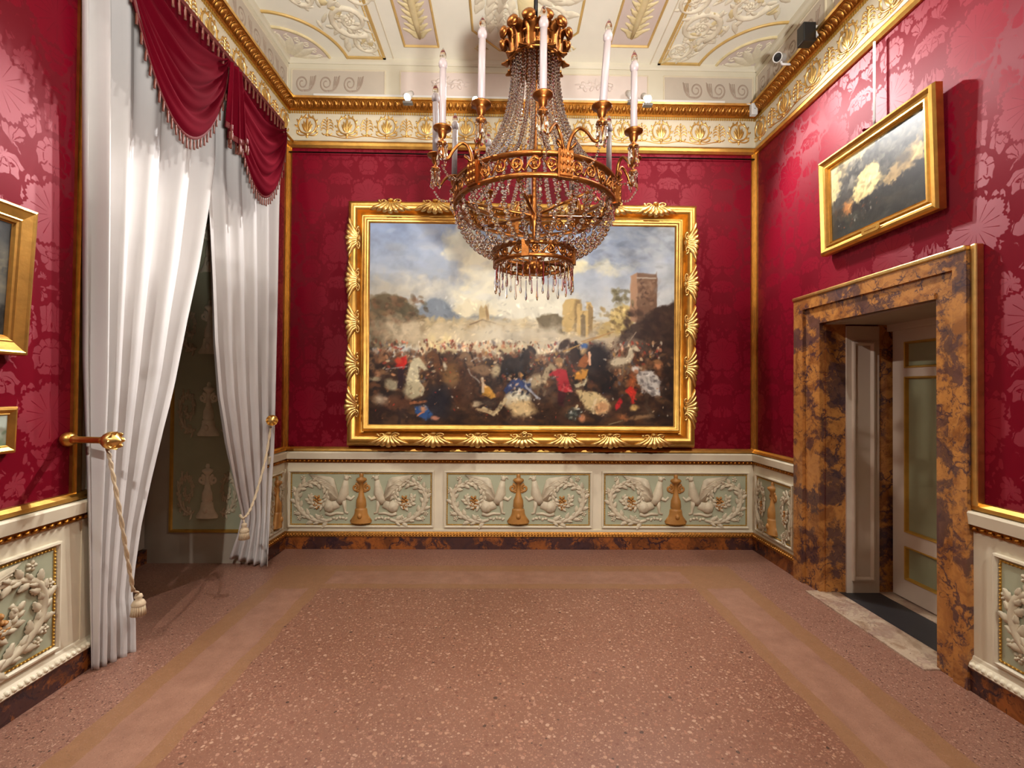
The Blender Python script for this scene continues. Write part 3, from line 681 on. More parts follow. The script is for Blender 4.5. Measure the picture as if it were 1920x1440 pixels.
# ---- window recess ----------------------------------------------------------------
rec = MB(); rec.box(WIN_D, XL, WIN1, WIN1+.012, 0, ZR-.25)
rv = MB().box(WIN_D, XL, WIN1-.012, WIN1+.004, 0, ZR-.25).build('trim_2', M['greypaint'], smooth=False); tag(rv, kind='structure')
F_REV = frame_m((0, WIN1-.012, 0), (1,0,0), (0,-1,0))
pu0, pu1 = -2.90, -2.30
fp = MB().box(pu0, pu1, .30, 3.4, 0, .004).build('grotesque_panel', M['sage'], rv, smooth=False, mtx=F_REV)
MB().frame(pu0-.03, pu1+.03, .27, 3.43, [(0, 0), (.003, .014), (.022, .016), (.03, .004)]).build('panel_border', M['giltpaint'], fp, smooth=False)
cand_iv = DM['cand'].copy(); cand_iv.materials.clear(); cand_iv.materials.append(M['ivory'])
for k in range(4):
    zc = .62+k*.72
    put('candelabrum', cand_iv, None, fp, mtx=Matrix.Translation(((pu0+pu1)/2, zc, .004)) @ Matrix.Diagonal((.9, 1, .6, 1)))
    for s in (1, -1): put('acanthus_scroll', DM['scroll', s], None, fp, mtx=Matrix.Translation(((pu0+pu1)/2, zc+.1*s*0, .004)) @ Matrix.Diagonal((.38, .85, .7, 1)))
rn = MB().box(WIN_D, XLN-.02, WIN0-.07, WIN0, 0, ZR-.25).build('trim_3', M['greypaint'], smooth=False); tag(rn, kind='structure')
wd = MB().box(WIN_D-.06, WIN_D, WIN0-.1, WIN1+.1, 0, ZR).build('window_1', M['greypaint'], smooth=False); tag(wd, kind='structure')
for i in range(2):                                    # closed shutters
    y0 = WIN0+.03+i*.73
    s_ = MB().box(WIN_D, WIN_D+.03, y0, y0+.69, .14, 3.4).build('shutter', M['greypaint'], wd, smooth=False)
    for z0, z1 in ((.25, 1.0), (1.12, 2.2), (2.32, 3.25)):
        MB().box(WIN_D+.03, WIN_D+.036, y0+.10, y0+.59, z0, z1).build('shutter_panel', M['doorpaint'], s_, smooth=False)
bw = MB().box(WIN_D, WIN_D+.04, WIN0, WIN1-.012, 0, .12).build('baseboard_window', M['brecciadark'], smooth=False); tag(bw, kind='structure')

# ---- door on the right --------------------------------------------------------------
sur = empty('trim_4'); tag(sur, kind='structure')
XF = XR-.065
def jamb(y0, y1, z0, z1, flip):
    m = MB(); w = y1-y0
    m.box(XF+.022, XR, y0, y1, z0, z1)
    if flip: m.box(XF, XF+.022, y0, y0+w*.40, z0, z1)
    else: m.box(XF, XF+.022, y1-w*.40, y1, z0, z1)
    return m.build('jamb', M['breccia'], sur, smooth=False)
ZT = 2.30
jamb(SUR0, DY0, 0, DZ, True); jamb(DY1, SUR1, 0, DZ, False)
m = MB(); m.box(XF+.022, XR, SUR0, SUR1, DZ, ZT); m.box(XF, XF+.022, SUR0, SUR1, ZT-.085, ZT); m.box(XF+.010, XF+.022, DY0, DY1, DZ, DZ+.035)
m.box(XF, XF+.022, SUR0, SUR0+(DY0-SUR0)*.4, DZ, ZT-.085); m.box(XF, XF+.022, SUR1-(SUR1-DY1)*.4, SUR1, DZ, ZT-.085)
m.build('lintel', M['breccia'], sur, smooth=False)
for q in ((XR-.048, XR, SUR0-.034, SUR0, .96, ZT+.030), (XF-.010, XR, SUR0, SUR1+.01, ZT, ZT+.030)):
    box('gilt_strip', M['goldpale'], sur, *q, bevel=.008)
DXP = 2.99
# far reveal: marble, white panel, marble
box('reveal_marble', M['breccia'], sur, XR+.001, 2.645, DY1-.010, DY1+.02, 0, DZ)
box('reveal_marble', M['breccia'], sur, 2.90, DXP+.06, DY1-.010, DY1+.02, 0, DZ)
rp = box('reveal_panel', M['doorpaint'], sur, 2.645, 2.90, DY1-.022, DY1+.02, 0, DZ-.02)
MB().frame(2.685, 2.86, .10, DZ-.14, [(0,0), (.004,.016), (.016,.018), (.026,.006), (.03,0)]).build('panel_moulding', M['doorpaint'], rp, smooth=False, mtx=frame_m((0, DY1-.022, 0), (1,0,0), (0,-1,0)))
box('reveal_marble', M['breccia'], sur, XR+.001, DXP+.06, DY0-.02, DY0+.010, 0, DZ)
box('reveal_soffit', M['greypaint'], sur, XR+.001, DXP+.06, DY0, DY1, DZ-.008, DZ+.02)
door = empty('door_1'); tag(door, kind='structure')
DL0, DL1 = 2.66, 3.56
FD = frame_m((DXP, 0, 0), (0,-1,0), (-1,0,0))
rails = [(-DL1, -DL1+.115, .02, DZ-.06), (-DL0-.115, -DL0, .02, DZ-.06), (-DL1+.115, -DL0-.115, .02, .17), (-DL1+.115, -DL0-.115, .40, .52), (-DL1+.115, -DL0-.115, 1.66, 1.74), (-DL1+.115, -DL0-.115, 1.92, DZ-.06)]
for i, (a, b_, c_, d_) in enumerate(rails): MB().box(a, b_, c_, d_, -.04, .0).build('stile' if i < 2 else 'rail', M['doorpaint'], door, smooth=False, mtx=FD)
for c_, d_ in ((.17, .40), (.52, 1.66), (1.74, 1.92)):
    pn = MB().box(-DL1+.115, -DL0-.115, c_, d_, -.03, -.016).build('panel', M['doorpanel'], door, smooth=False, mtx=FD)
    MB().frame(-DL1+.105, -DL0-.105, c_-.01, d_+.01, [(0,-.004), (.004,.008), (.012,.006), (.02,-.016)]).build('panel_moulding', M['giltpaint'], pn, smooth=False)
hm = MB(); hm.tube([(-DL0-.05, 1.02, 0), (-DL0-.05, 1.02, .05), (-DL0-.16, 1.02, .055)], .009, 8); hm.box(-DL0-.07, -DL0-.03, .95, 1.09, 0, .006)
hm.build('handle', M['golddark'], door, mtx=FD)
box('door_head', M['doorpaint'], door, DXP-.02, DXP+.06, DY0, DY1, DZ-.06, DZ)
bk = MB().box(DXP+.06, DXP+.1, DY0-.3, DY1+.3, 0, 2.4).build('trim_5', M['dark'], smooth=False); tag(bk, kind='structure')
th = MB().box(XR-.14, XR+.10, DY0-.02, DY1+.02, -.002, .008).build('trim_6', M['sill'], smooth=False); tag(th, kind='structure')
MB().box(XR+.10, DXP-.09, DY0, DY1, -.002, .007).build('threshold_slab', M['slate'], th, smooth=False)
MB().box(DXP-.09, DXP+.06, DY0, DY1, -.002, .010).build('threshold_strip', M['sill'], th, smooth=False)

# ================================================================== PICTURES
def fnoise(nx, ny, cells, rng, octs=4):
    out = np.zeros((ny, nx)); amp = 1.0; tot = 0
    for o in range(octs):
        cx = max(2, int(cells*2**o)); cy = max(2, int(cells*2**o*ny/nx)); g = rng.random((cy+2, cx+2))
        x = np.linspace(0, cx, nx); y = np.linspace(0, cy, ny); xi = x.astype(int); yi = y.astype(int); fx = x-xi; fy = y-yi
        fx = fx*fx*(3-2*fx); fy = fy*fy*(3-2*fy); X0, Y0 = np.meshgrid(xi, yi); FX, FY = np.meshgrid(fx, fy)
        out += amp*((g[Y0, X0]*(1-FX)+g[Y0, X0+1]*FX)*(1-FY)+(g[Y0+1, X0]*(1-FX)+g[Y0+1, X0+1]*FX)*FY); tot += amp; amp *= .5
    return out/tot
class Canvas:                                        # paints colours for the vertices of a fine grid
    def __init__(s, x0, x1, y0, y1, nx, ny, seed=1):
        s.rng = np.random.default_rng(seed); s.nx, s.ny = nx, ny
        s.X, s.Y = np.meshgrid(np.linspace(x0, x1, nx), np.linspace(y0, y1, ny)); s.C = np.zeros((ny, nx, 3)); s.sc = (x1-x0)/nx
        s.b = (x0, x1, y0, y1)
        s.wx = 1.7*(fnoise(nx, ny, 40, s.rng, 3)-.5); s.wy = 1.7*(fnoise(nx, ny, 40, s.rng, 3)-.5); s.n1 = fnoise(nx, ny, 5, s.rng, 6); s.n2 = fnoise(nx, ny, 22, s.rng, 5)
    def mixc(s, m, col): m = np.clip(m, 0, 1)[..., None]; s.C[:] = s.C*(1-m)+np.array(col, float)*m
    def fill(s, col): s.C[:] = col
    def ell(s, x, y, rx, ry, col, rot=0, soft=.25, rough=6, a=1.0):
        dx = s.X+s.wx*rough-x; dy = s.Y+s.wy*rough-y; c, n = math.cos(rot), math.sin(rot)
        d = np.sqrt(((dx*c+dy*n)/rx)**2+((-dx*n+dy*c)/ry)**2); s.mixc((1+soft-d)/(2*soft)*a, col)
    def poly(s, pts, col, soft=1.5, rough=5, a=1.0):
        X = s.X+s.wx*rough; Y = s.Y+s.wy*rough; ins = np.zeros(X.shape, bool); dist = np.full(X.shape, 1e9); n = len(pts)
        for i in range(n):
            x1, y1 = pts[i]; x2, y2 = pts[(i+1) % n]
            cond = ((y1 > Y) != (y2 > Y)); ins ^= cond & (X < (x2-x1)*(Y-y1)/((y2-y1) or 1e-9)+x1)
            L = (x2-x1)**2+(y2-y1)**2 or 1e-9; t = np.clip(((X-x1)*(x2-x1)+(Y-y1)*(y2-y1))/L, 0, 1); dist = np.minimum(dist, np.hypot(X-x1-t*(x2-x1), Y-y1-t*(y2-y1)))
        s.mixc((np.where(ins, dist, -dist)+soft)/(2*soft)*a, col)
    def line(s, pts, r, col, rough=2, soft=.8, a=1.0):
        X = s.X+s.wx*rough; Y = s.Y+s.wy*rough; dist = np.full(X.shape, 1e9)
        for (x1, y1), (x2, y2) in zip(pts[:-1], pts[1:]):
            L = (x2-x1)**2+(y2-y1)**2 or 1e-9; t = np.clip(((X-x1)*(x2-x1)+(Y-y1)*(y2-y1))/L, 0, 1); dist = np.minimum(dist, np.hypot(X-x1-t*(x2-x1), Y-y1-t*(y2-y1)))
        s.mixc((r+soft-dist)/(2*soft)*a, col)
    def dabs(s, n, box_, pal, size, rot=None, a=.8, asp=1.8):
        x0, x1, y0, y1 = box_; X0, X1, Y0, Y1 = s.b; r = s.rng
        for _ in range(n):
            x = r.uniform(x0, x1); y = r.uniform(y0, y1); sz = r.uniform(*size); q = r.uniform(0, PI) if rot is None else rot+r.normal(0, .4); col = np.array(pal[r.integers(len(pal))])*r.uniform(.8, 1.15)
            i0 = int((x-3*sz-X0)/(X1-X0)*s.nx); i1 = int((x+3*sz-X0)/(X1-X0)*s.nx)+2; j0 = int((y-3*sz-Y0)/(Y1-Y0)*s.ny); j1 = int((y+3*sz-Y0)/(Y1-Y0)*s.ny)+2
            i0, j0 = max(0, i0), max(0, j0)
            if i1 <= i0 or j1 <= j0: continue
            dx = s.X[j0:j1, i0:i1]-x; dy = s.Y[j0:j1, i0:i1]-y; c, ss = math.cos(q), math.sin(q)
            d = np.sqrt(((dx*c+dy*ss)/(sz*asp))**2+((-dx*ss+dy*c)/sz)**2); m = np.clip((1.3-d)/.6, 0, 1)[..., None]*a
            s.C[j0:j1, i0:i1] = s.C[j0:j1, i0:i1]*(1-m)+col*m
    def rework(s, n, box_, size, jit, a=.7, asp=2.2, var=.14):   # brush strokes that drag the colour lying there
        x0, x1, y0, y1 = box_; X0, X1, Y0, Y1 = s.b; r = s.rng
        for _ in range(n):
            x = r.uniform(x0, x1); y = r.uniform(y0, y1); i = int((x-X0)/(X1-X0)*(s.nx-1)); j = int((y-Y0)/(Y1-Y0)*(s.ny-1)); col = s.C[j, i]*r.uniform(1-var, 1+var*1.2)
            xx, yy, sz = x+r.normal(0, jit), y+r.normal(0, jit), r.uniform(*size); s.dabs(1, (xx, xx+.01, yy, yy+.01), [tuple(col)], (sz, sz+.01), None, a, asp)
    def mesh(s, name, w, h):                           # rows run top to bottom
        gx, gy = np.meshgrid(np.linspace(-w/2, w/2, s.nx), np.linspace(h/2, -h/2, s.ny)); v = np.stack([gx, gy, gx*0], -1).reshape(-1, 3)
        i = np.arange(s.nx*s.ny).reshape(s.ny, s.nx); f = np.stack([i[1:, :-1], i[1:, 1:], i[:-1, 1:], i[:-1, :-1]], -1).reshape(-1, 4)
        m = bpy.data.meshes.new(name); m.vertices.add(len(v)); m.vertices.foreach_set('co', v.ravel()); m.loops.add(f.size); m.loops.foreach_set('vertex_index', f.ravel())
        m.polygons.add(len(f)); m.polygons.foreach_set('loop_start', np.arange(0, f.size, 4)); m.update(calc_edges=True)
        c = np.clip(s.C/255, 0, 1); c = np.where(c <= .04045, c/12.92, ((c+.055)/1.055)**2.4)
        at = m.color_attributes.new('pigment', 'FLOAT_COLOR', 'POINT'); at.data.foreach_set('color', np.concatenate([c.reshape(-1, 3), np.ones((len(v), 1))], 1).astype(np.float32).ravel())
        m.materials.append(M['paint']); return m

def paint_battle():
    c = Canvas(692, 1266, 420, 802, 430, 286, 3); X, Y, n1, n2 = c.X, c.Y, c.n1, c.n2
    t = np.clip((Y-420)/190, 0, 1)
    c.C[:] = np.array((138,156,190))*(1-t[..., None])+np.array((206,206,196))*t[..., None]
    c.mixc(np.clip((n1-.42)*5, 0, 1)*.5, (176,186,204))
    c.mixc(np.clip((X-1040)/160, 0, 1)*np.clip((540-Y)/120, 0, 1)*(.7+.6*n2), (86,94,106))        # storm grey, right
    c.mixc(np.clip((X-960)/60, 0, 1)*np.clip((n1-.45)*6, 0, 1)*.55, (206,208,200))
    for (x, y, rx, ry, col) in [(868,455,34,30,(206,206,190)),(905,500,46,40,(238,232,206)),(950,520,60,52,(240,236,214)),(900,560,58,32,(242,236,208)),(985,570,90,38,(232,228,206)),(1060,500,40,14,(224,216,180)),(850,480,20,16,(214,212,196)),(1000,470,40,30,(226,224,208)),(880,590,50,22,(236,226,192))]:
        c.ell(x, y, rx, ry, col, 0, .20, 16)
    c.ell(740, 545, 90, 26, (186,180,164), 0, .5, 30, .8); c.ell(800, 540, 40, 14, (226,222,206), 0, .6, 26, .7); c.ell(1120, 500, 60, 10, (228,218,178), 0, .6, 20, .6)
    c.dabs(160, (700,1260,425,560), [(160,172,198),(214,212,202),(150,160,178)], (3, 9), 0, .16, 2.6)
    c.dabs(90, (1110,1262,424,500), [(70,76,88),(120,124,128),(150,152,152)], (2, 5), .1, .16, 3.0)
    # far mountains, hills
    c.poly([(770,600),(790,575),(812,563),(832,566),(850,585),(870,600),(870,620),(770,620)], (132,142,152), 3, 8); c.poly([(860,606),(890,592),(930,594),(960,604),(960,620),(860,620)], (150,150,144), 3, 6)
    c.poly([(690,562),(705,556),(722,552),(745,556),(758,566),(766,578),(786,590),(806,600),(830,606),(850,612),(850,640),(690,660)], (104,90,66), 3, 9)
    c.dabs(150, (692,800,560,640), [(80,64,44),(136,112,78),(120,84,58),(96,90,66),(150,110,80)], (2, 5), .5, .55)
    # plain with far city
    t = np.clip((Y-596)/14, 0, 1)*np.clip((X-760)/60, 0, 1); c.mixc(t*np.clip((690-Y)/30, 0, 1), (206,186,142)); c.dabs(260, (770,1170,600,636), [(226,208,166),(180,158,114),(160,146,116),(212,194,150),(196,170,124)], (1.2, 3.2), 0, .6, 2.4)
    c.poly([(898,606),(898,582),(901,574),(906,580),(910,572),(915,580),(917,606)], (204,178,126), 1, 1.5); c.line([(912,578),(914,606)], 2, (166,136,92))
    c.poly([(868,612),(884,606),(906,600),(930,608),(950,616),(950,622),(868,620)], (176,150,106), 1.5, 3); c.line([(880,611),(904,602),(928,609)], 1.2, (116,94,66))
    for x, h, w_ in ((804, 6, 5), (822, 9, 3), (829, 5, 6), (852, 8, 3), (866, 5, 4)): c.poly([(x-w_,611),(x-w_,603-h*.4),(x,602-h),(x+w_,604-h*.4),(x+w_,612)], (208,186,140), 2, 4, .75)
    c.poly([(1005,625),(1006,594),(1020,588),(1040,590),(1058,596),(1058,626)], (112,98,70), 2, 6)
    c.poly([(1053,622),(1054,572),(1060,562),(1070,560),(1084,562),(1090,572),(1090,622)], (198,168,106), 1.2, 2); c.poly([(1076,622),(1076,564),(1088,562),(1090,622)], (150,124,78), 2, 2)
    c.poly([(1080,632),(1081,570),(1087,570),(1088,582),(1097,582),(1098,566),(1106,566),(1111,576),(1110,634)], (208,176,112), 1, 1.5); c.poly([(1088,632),(1088,592),(1092,588),(1097,592),(1097,634)], (126,108,76), 1.2, 1); c.poly([(1102,632),(1102,570),(1111,577),(1110,632)], (150,124,80), 1.2, 1)
    c.poly([(1140,620),(1142,582),(1152,576),(1175,572),(1190,576),(1186,610),(1170,624)], (202,178,112), 2, 7); c.poly([(1118,634),(1124,612),(1140,602),(1156,612),(1160,634)], (190,164,104), 2, 6)
    c.dabs(50, (1122,1190,575,628), [(150,126,78),(222,200,140),(120,98,62)], (1.5, 3.5), .8, .6)
    # dark hill and tower, right
    c.poly([(1180,600),(1181,516),(1194,510),(1196,572),(1194,604)], (166,128,98), 1.2, 2); c.poly([(1193,604),(1194,511),(1229,511),(1231,506),(1232,600)], (112,84,64), 1.2, 2.5)
    c.line([(1194,519),(1228,519)], 1.3, (172,158,140)); c.dabs(70, (1196,1229,522,575), [(84,60,48),(136,104,80),(150,120,96)], (1.2, 2.8), None, .6)
    c.dabs(36, (1150,1186,542,572), [(128,120,84),(96,88,60),(150,140,104)], (1.5, 4), None, .55)
    c.poly([(1130,680),(1150,640),(1180,610),(1205,596),(1225,578),(1250,568),(1268,560),(1268,690)], (56,40,32), 3, 10); c.dabs(130, (1170,1266,585,680), [(44,30,26),(78,56,42),(66,46,36)], (2, 6), .6, .5)
    # battle haze
    for (x, y, rx, ry, col, a) in [(760,628,60,20,(206,188,156),.85),(850,640,80,20,(222,204,166),.9),(950,630,80,22,(214,204,178),.9),(1050,640,60,18,(200,188,164),.85),(1120,640,40,16,(190,176,150),.7),(1150,655,44,14,(186,166,138),.6),(822,655,26,16,(238,218,160),.8)]:
        c.ell(x, y, rx, ry, col, 0, .6, 26, a)
    # distant crowd
    c.dabs(520, (700,1240,642,676), [(196,120,84),(226,196,156),(130,76,52),(84,56,40),(214,170,124),(160,60,44),(120,110,110),(240,226,200)], (1.0, 2.6), 1.5, .8)
    t = np.clip((Y-664-10*n2-8*np.sin(X/23))/12, 0, 1); c.mixc(t, (72,48,32)); c.mixc(t*np.clip((n1-.45)*5, 0, 1)*.7, (38,26,20)); c.mixc(np.clip((Y-770)/20, 0, 1)*np.clip((X-800)/120, 0, 1)*.7, (92,60,36))
    c.mixc(np.clip((730-X)/40, 0, 1)*np.clip((Y-650)/40, 0, 1)*.7, (34,24,22)); c.mixc(np.clip((X-1215)/40, 0, 1)*np.clip((Y-690)/40, 0, 1)*.8, (28,20,18))
    c.dabs(900, (694,1262,664,745), [(94,60,38),(54,36,26),(130,84,52),(40,28,22),(110,70,44),(150,110,74),(70,52,44),(28,22,22)], (2, 6), None, .6, 1.9)
    c.dabs(300, (694,1262,745,800), [(70,46,32),(46,30,24),(98,66,40),(36,26,24)], (3, 8), .1, .55, 2.4)
    c.dabs(240, (720,1220,664,720), [(206,150,104),(170,70,50),(120,60,40),(226,200,160),(90,90,96),(190,140,70)], (1.0, 2.6), None, .75)
    # horses (body, neck, head, legs)
    def horse(x, y, s, col, sh, face=1, rear=.3):
        c.ell(x, y, 26*s, 15*s, sh, -face*rear, .2, 4); c.ell(x+face*2*s, y-4*s, 23*s, 11*s, col, -face*rear, .3, 4)
        c.poly([(x+face*14*s,y-10*s),(x+face*24*s,y-34*s),(x+face*34*s,y-38*s),(x+face*34*s,y-16*s),(x+face*26*s,y+2*s)], col, 2*s, 3); c.ell(x+face*40*s, y-34*s, 10*s, 5*s, col, face*.75, .25, 2)
        c.line([(x+face*16*s,y-14*s),(x+face*24*s,y-36*s)], 2.2*s, sh)
        for dx, dy, kx in ((18, 26, 8), (8, 30, 2), (-18, 28, -6), (-24, 24, -10)): c.line([(x+face*dx*s*.9,y+6*s),(x+face*(dx+kx)*s,y+dy*s*.6),(x+face*(dx+kx*.4)*s,y+dy*s)], 2.4*s, sh)
    horse(845, 700, .95, (104,66,38), (62,38,26), -1, -.2); horse(905, 700, .9, (128,98,70), (58,40,30), -1, .2); horse(960, 690, .95, (40,28,24), (24,18,18), 1, .4); horse(1000, 720, .9, (176,158,124), (96,78,58), 1, .5)
    horse(1160, 680, .8, (200,186,156), (110,90,70), 1, .1); horse(740, 765, 1.1, (92,58,40), (46,30,26), 1, -.1); c.ell(715, 753, 12, 9, (190,172,146), .3, .6, 4, .8); horse(1110, 690, 1.3, (50,32,24), (28,20,18), -1, .9)
    # white horse with the red rider, left
    c.poly([(765,745),(762,715),(768,690),(776,676),(786,673),(795,684),(802,696),(796,698),(786,692),(788,712),(790,742),(776,752)], (206,196,160), 2, 2.5); c.ell(775, 735, 16, 16, (190,178,142), 0, .3, 4); c.ell(736, 725, 14, 10, (172,160,130), .4, .3, 4)
    c.line([(788,722),(794,732),(792,744)], 2, (200,188,154)); c.poly([(742,690),(750,676),(764,670),(766,684),(752,696)], (196,36,26), 1.5, 3); c.ell(748, 680, 6, 5, (214,70,44), 0, .4, 3); c.poly([(748,697),(760,696),(754,735),(746,733)], (46,28,34), 1.5, 3); c.line([(725,696),(764,691)], .9, (170,164,160), 1)
    c.ell(709, 706, 5, 5, (176,126,90), 0, .4, 2); c.ell(704, 714, 10, 4, (170,156,124), 0, .4, 2)
    # central dark horse, fallen white horse and fallen men
    c.ell(865, 730, 24, 34, (70,42,26), .3, .35, 8); c.ell(845, 706, 16, 22, (122,88,50), .2, .4, 6); c.ell(835, 690, 3, 7, (210,196,168), -.2, .4, 2)
    c.ell(820, 760, 26, 34, (30,28,36), .6, .35, 8); c.poly([(778,766),(800,764),(812,780),(800,792),(780,778)], (46,82,136), 1.5, 4); c.ell(795, 770, 5, 5, (206,150,112), 0, .4, 2); c.line([(772,760),(800,757)], 2.5, (146,92,60)); c.line([(785,783),(796,776)], 1.8, (196,130,96)); c.ell(816, 787, 7, 4, (190,130,104), .2, .4, 2)
    c.poly([(905,745),(908,722),(920,728),(930,748),(922,752)], (200,146,60), 1.5, 5); c.line([(905,712),(906,738)], 2.4, (206,182,150)); c.ell(930, 697, 8, 12, (190,172,134), .2, .4, 4)
    c.line([(882,678),(896,673),(901,681)], 1.5, (168,160,146), 5, .8, .7); c.line([(878,696),(884,708),(899,720)], 1.4, (158,150,138), 5, .8, .7)
    c.ell(970, 752, 24, 18, (214,208,180), -.2, .2, 5); c.ell(978, 768, 26, 16, (196,168,120), .2, .3, 8); c.line([(948,752),(936,770),(925,778),(908,770)], 4, (206,186,142)); c.ell(893, 760, 8, 6, (170,152,122), 0, .4, 4); c.ell(920, 760, 16, 6, (70,56,46), .1, .4, 4); c.line([(895,771),(918,774)], 3, (186,160,120))
    c.poly([(945,735),(958,714),(975,712),(985,720),(996,722),(998,738),(980,730),(962,728),(950,742)], (52,66,110), 1.5, 4); c.dabs(26, (950,998,712,742), [(216,214,206),(40,44,60),(60,90,150),(200,170,140)], (1, 2.6), None, .85); c.line([(985,726),(1002,742),(1012,750)], 2, (170,176,186))
    # man in crimson, rider with lance, fallen pale horse
    c.poly([(1028,706),(1040,694),(1050,690),(1062,696),(1064,712),(1072,734),(1058,738),(1046,734),(1042,708)], (186,46,54), 1.5, 3); c.ell(1048, 683, 6, 7, (206,160,112), 0, .4, 2); c.ell(1048, 677, 7, 4, (150,120,80), 0, .4, 2); c.dabs(16, (1052,1072,716,736), [(222,110,106),(150,26,36)], (1, 2.5), .9, .8); c.poly([(1044,734),(1060,738),(1058,762),(1046,758)], (60,22,26), 2, 4)
    c.line([(1056,660),(1142,624)], 1.1, (190,150,90), .5); c.line([(1090,641),(1150,622)], .9, (176,140,90), .5); c.line([(1172,652),(1192,622)], .9, (150,130,110), .5)
    c.ell(1095, 650, 7, 6, (70,104,160), 0, .3, 2); c.ell(1094, 660, 6, 7, (206,172,120), 0, .4, 2); c.ell(1118, 672, 24, 28, (26,20,22), .3, .3, 6); c.poly([(1086,678),(1098,664),(1106,676),(1098,690),(1084,688)], (150,84,40), 1.5, 3); c.poly([(1076,706),(1092,690),(1104,694),(1098,712),(1078,712)], (200,138,52), 1.5, 4); c.line([(1104,662),(1106,684)], 2.2, (226,176,140))
    c.ell(1138, 728, 14, 14, (24,18,18), 0, .4, 5); c.poly([(1076,722),(1094,716),(1102,706),(1098,724),(1080,728)], (200,186,150), 1.5, 3)
    c.poly([(1078,730),(1096,734),(1120,738),(1138,750),(1146,764),(1138,776),(1116,776),(1098,768),(1088,750)], (212,188,136), 2, 4); c.ell(1130, 766, 14, 10, (196,146,100), .2, .4, 5); c.line([(1118,750),(1112,766),(1114,776)], 2.2, (228,204,160)); c.line([(1082,762),(1072,784)], 2.2, (216,200,160)); c.ell(1076, 776, 14, 9, (60,66,60), -.5, .4, 5); c.dabs(14, (1062,1096,766,792), [(196,200,190),(30,30,30),(90,96,88)], (1, 2.6), None, .8); c.ell(1092, 786, 6, 7, (200,132,90), 0, .4, 2)
    # group at right
    c.poly([(1192,706),(1200,696),(1222,694),(1234,704),(1238,728),(1240,742),(1224,744),(1212,734),(1202,724)], (196,190,180), 1.5, 3); c.dabs(30, (1196,1238,698,742), [(226,222,212),(130,124,120),(90,84,82)], (1, 3), .7, .7); c.ell(1192, 692, 7, 6, (216,208,196), 0, .3, 2); c.ell(1194, 697, 4, 4, (190,130,96), 0, .4, 2); c.ell(1186, 714, 8, 12, (166,90,48), .2, .4, 4)
    c.poly([(1172,734),(1184,724),(1196,730),(1190,752),(1184,744)], (206,52,36), 1.5, 4); c.line([(1186,744),(1188,756)], 2.2, (196,40,30)); c.poly([(1154,760),(1164,748),(1168,758),(1156,772)], (186,36,40), 1.5, 4); c.ell(1190, 765, 8, 5, (196,160,96), -.3, .4, 3); c.line([(1214,740),(1212,760),(1224,780)], 4, (74,56,42)); c.ell(1235, 684, 7, 8, (196,130,86), 0, .4, 3); c.ell(1232, 678, 8, 4, (150,104,66), 0, .4, 2)
    c.ell(1200, 784, 22, 4, (146,112,76), -.1, .5, 4); c.ell(1168, 784, 10, 6, (146,90,54), .3, .5, 4); c.line([(1142,798),(1168,790)], .9, (150,130,96), 1)
    c.rework(2000, (694,1264,640,800), (.8, 2.2), 1.5, .55, 2.2, .2); c.rework(500, (694,1264,560,650), (.8, 2.4), 1.5, .5); c.rework(220, (694,1264,424,560), (3, 7), 3, .2, 2.6, .04)
    c.dabs(130, (700,1255,668,790), [(222,196,160),(190,130,90),(150,96,60),(200,60,44),(80,90,120),(236,226,204)], (.7, 1.4), None, .55, 1.8); c.dabs(160, (694,1262,690,800), [(30,22,18),(44,30,24),(24,18,16)], (1.0, 2.4), None, .3, 2.0)
    c.mixc(np.clip((n2-.5)*3, 0, 1)*.12, (20,14,10)); c.mixc(np.clip((.5-n2)*3, 0, 1)*.08, (255,240,210))
    return c.C, c
# -- the large battle painting on the back wall
def gilt_leaf_cluster(n=7, W=.11, H=.165):
    m = MB()
    for k in range(n):
        q = (k-(n-1)/2)/((n-1)/2); L = H*(1-.25*abs(q)); x1 = q*W
        P = smooth_path([(q*.018, 0, 0), (q*W*.45, L*.45, 0), (x1*.9, L*.85, 0), (x1*1.1, L*.92, 0)], 4); nn = len(P)
        arch = [.030*math.sin(PI*min(1, i/(nn-1)*.9)) for i in range(nn)]
        vv = [(p[0], p[1], arch[i]) for i, p in enumerate(P)]; m.tube(vv, [.006+.013*math.sin(PI*(i+1)/(nn+1)) for i in range(nn)], 6)
    for s in (-1, 1): m.tube([(p[0], p[1], .018) for p in spiral((s*.045, .010), .026, .006, -s*.5, s*1.2, 12)], taper(13, .009, .006), 5)
    m.blob((0, -.006, .018), (.018, .016, .016)); return m.mesh('acanthus_leaf')
YP = YB-.17
tl, br = at_y(653, 378, YP), at_y(1304, 838, YP); tr_, bl_ = at_y(1306, 379, YP), at_y(651, 836, YP)
pw, ph = ((tr_-tl).length+(br-bl_).length)/2, ((tl-bl_).length+(tr_-br).length)/2
pw *= 1.018; ph *= 1.012; pc = (tl+br+tr_+bl_)/4
pic = empty('battle_painting', label='huge battle painting in a carved gilt leaf frame on the back wall', cat='painting',
            mtx=Matrix.Translation((pc.x, YP+.09, pc.z)) @ frame_m((0,0,0), (1,0,0), (0,-1,0)) @ Matrix.Rotation(math.radians(0.6), 4, 'X'))
FT = .205                                             # moulding width
roll = [(0, -.085), (.0, .0), (.012, .030)] + [(.020+.085*(1-math.cos(PI*i/9))/2, .040+.060*math.sin(PI*i/9)) for i in range(10)] + [(.116, .012), (.122, -.022), (.146, -.022), (.152, .010), (.156, .036), (.164, .040), (.176, .034), (.180, .018), (.190, .016), (.196, .004), (FT, -.006), (FT, -.03)]
MB().frame(-pw/2, pw/2, -ph/2, ph/2, roll).build('frame', M['gold'], pic)
GL = gilt_leaf_cluster(); GL.materials.append(M['goldpale'])
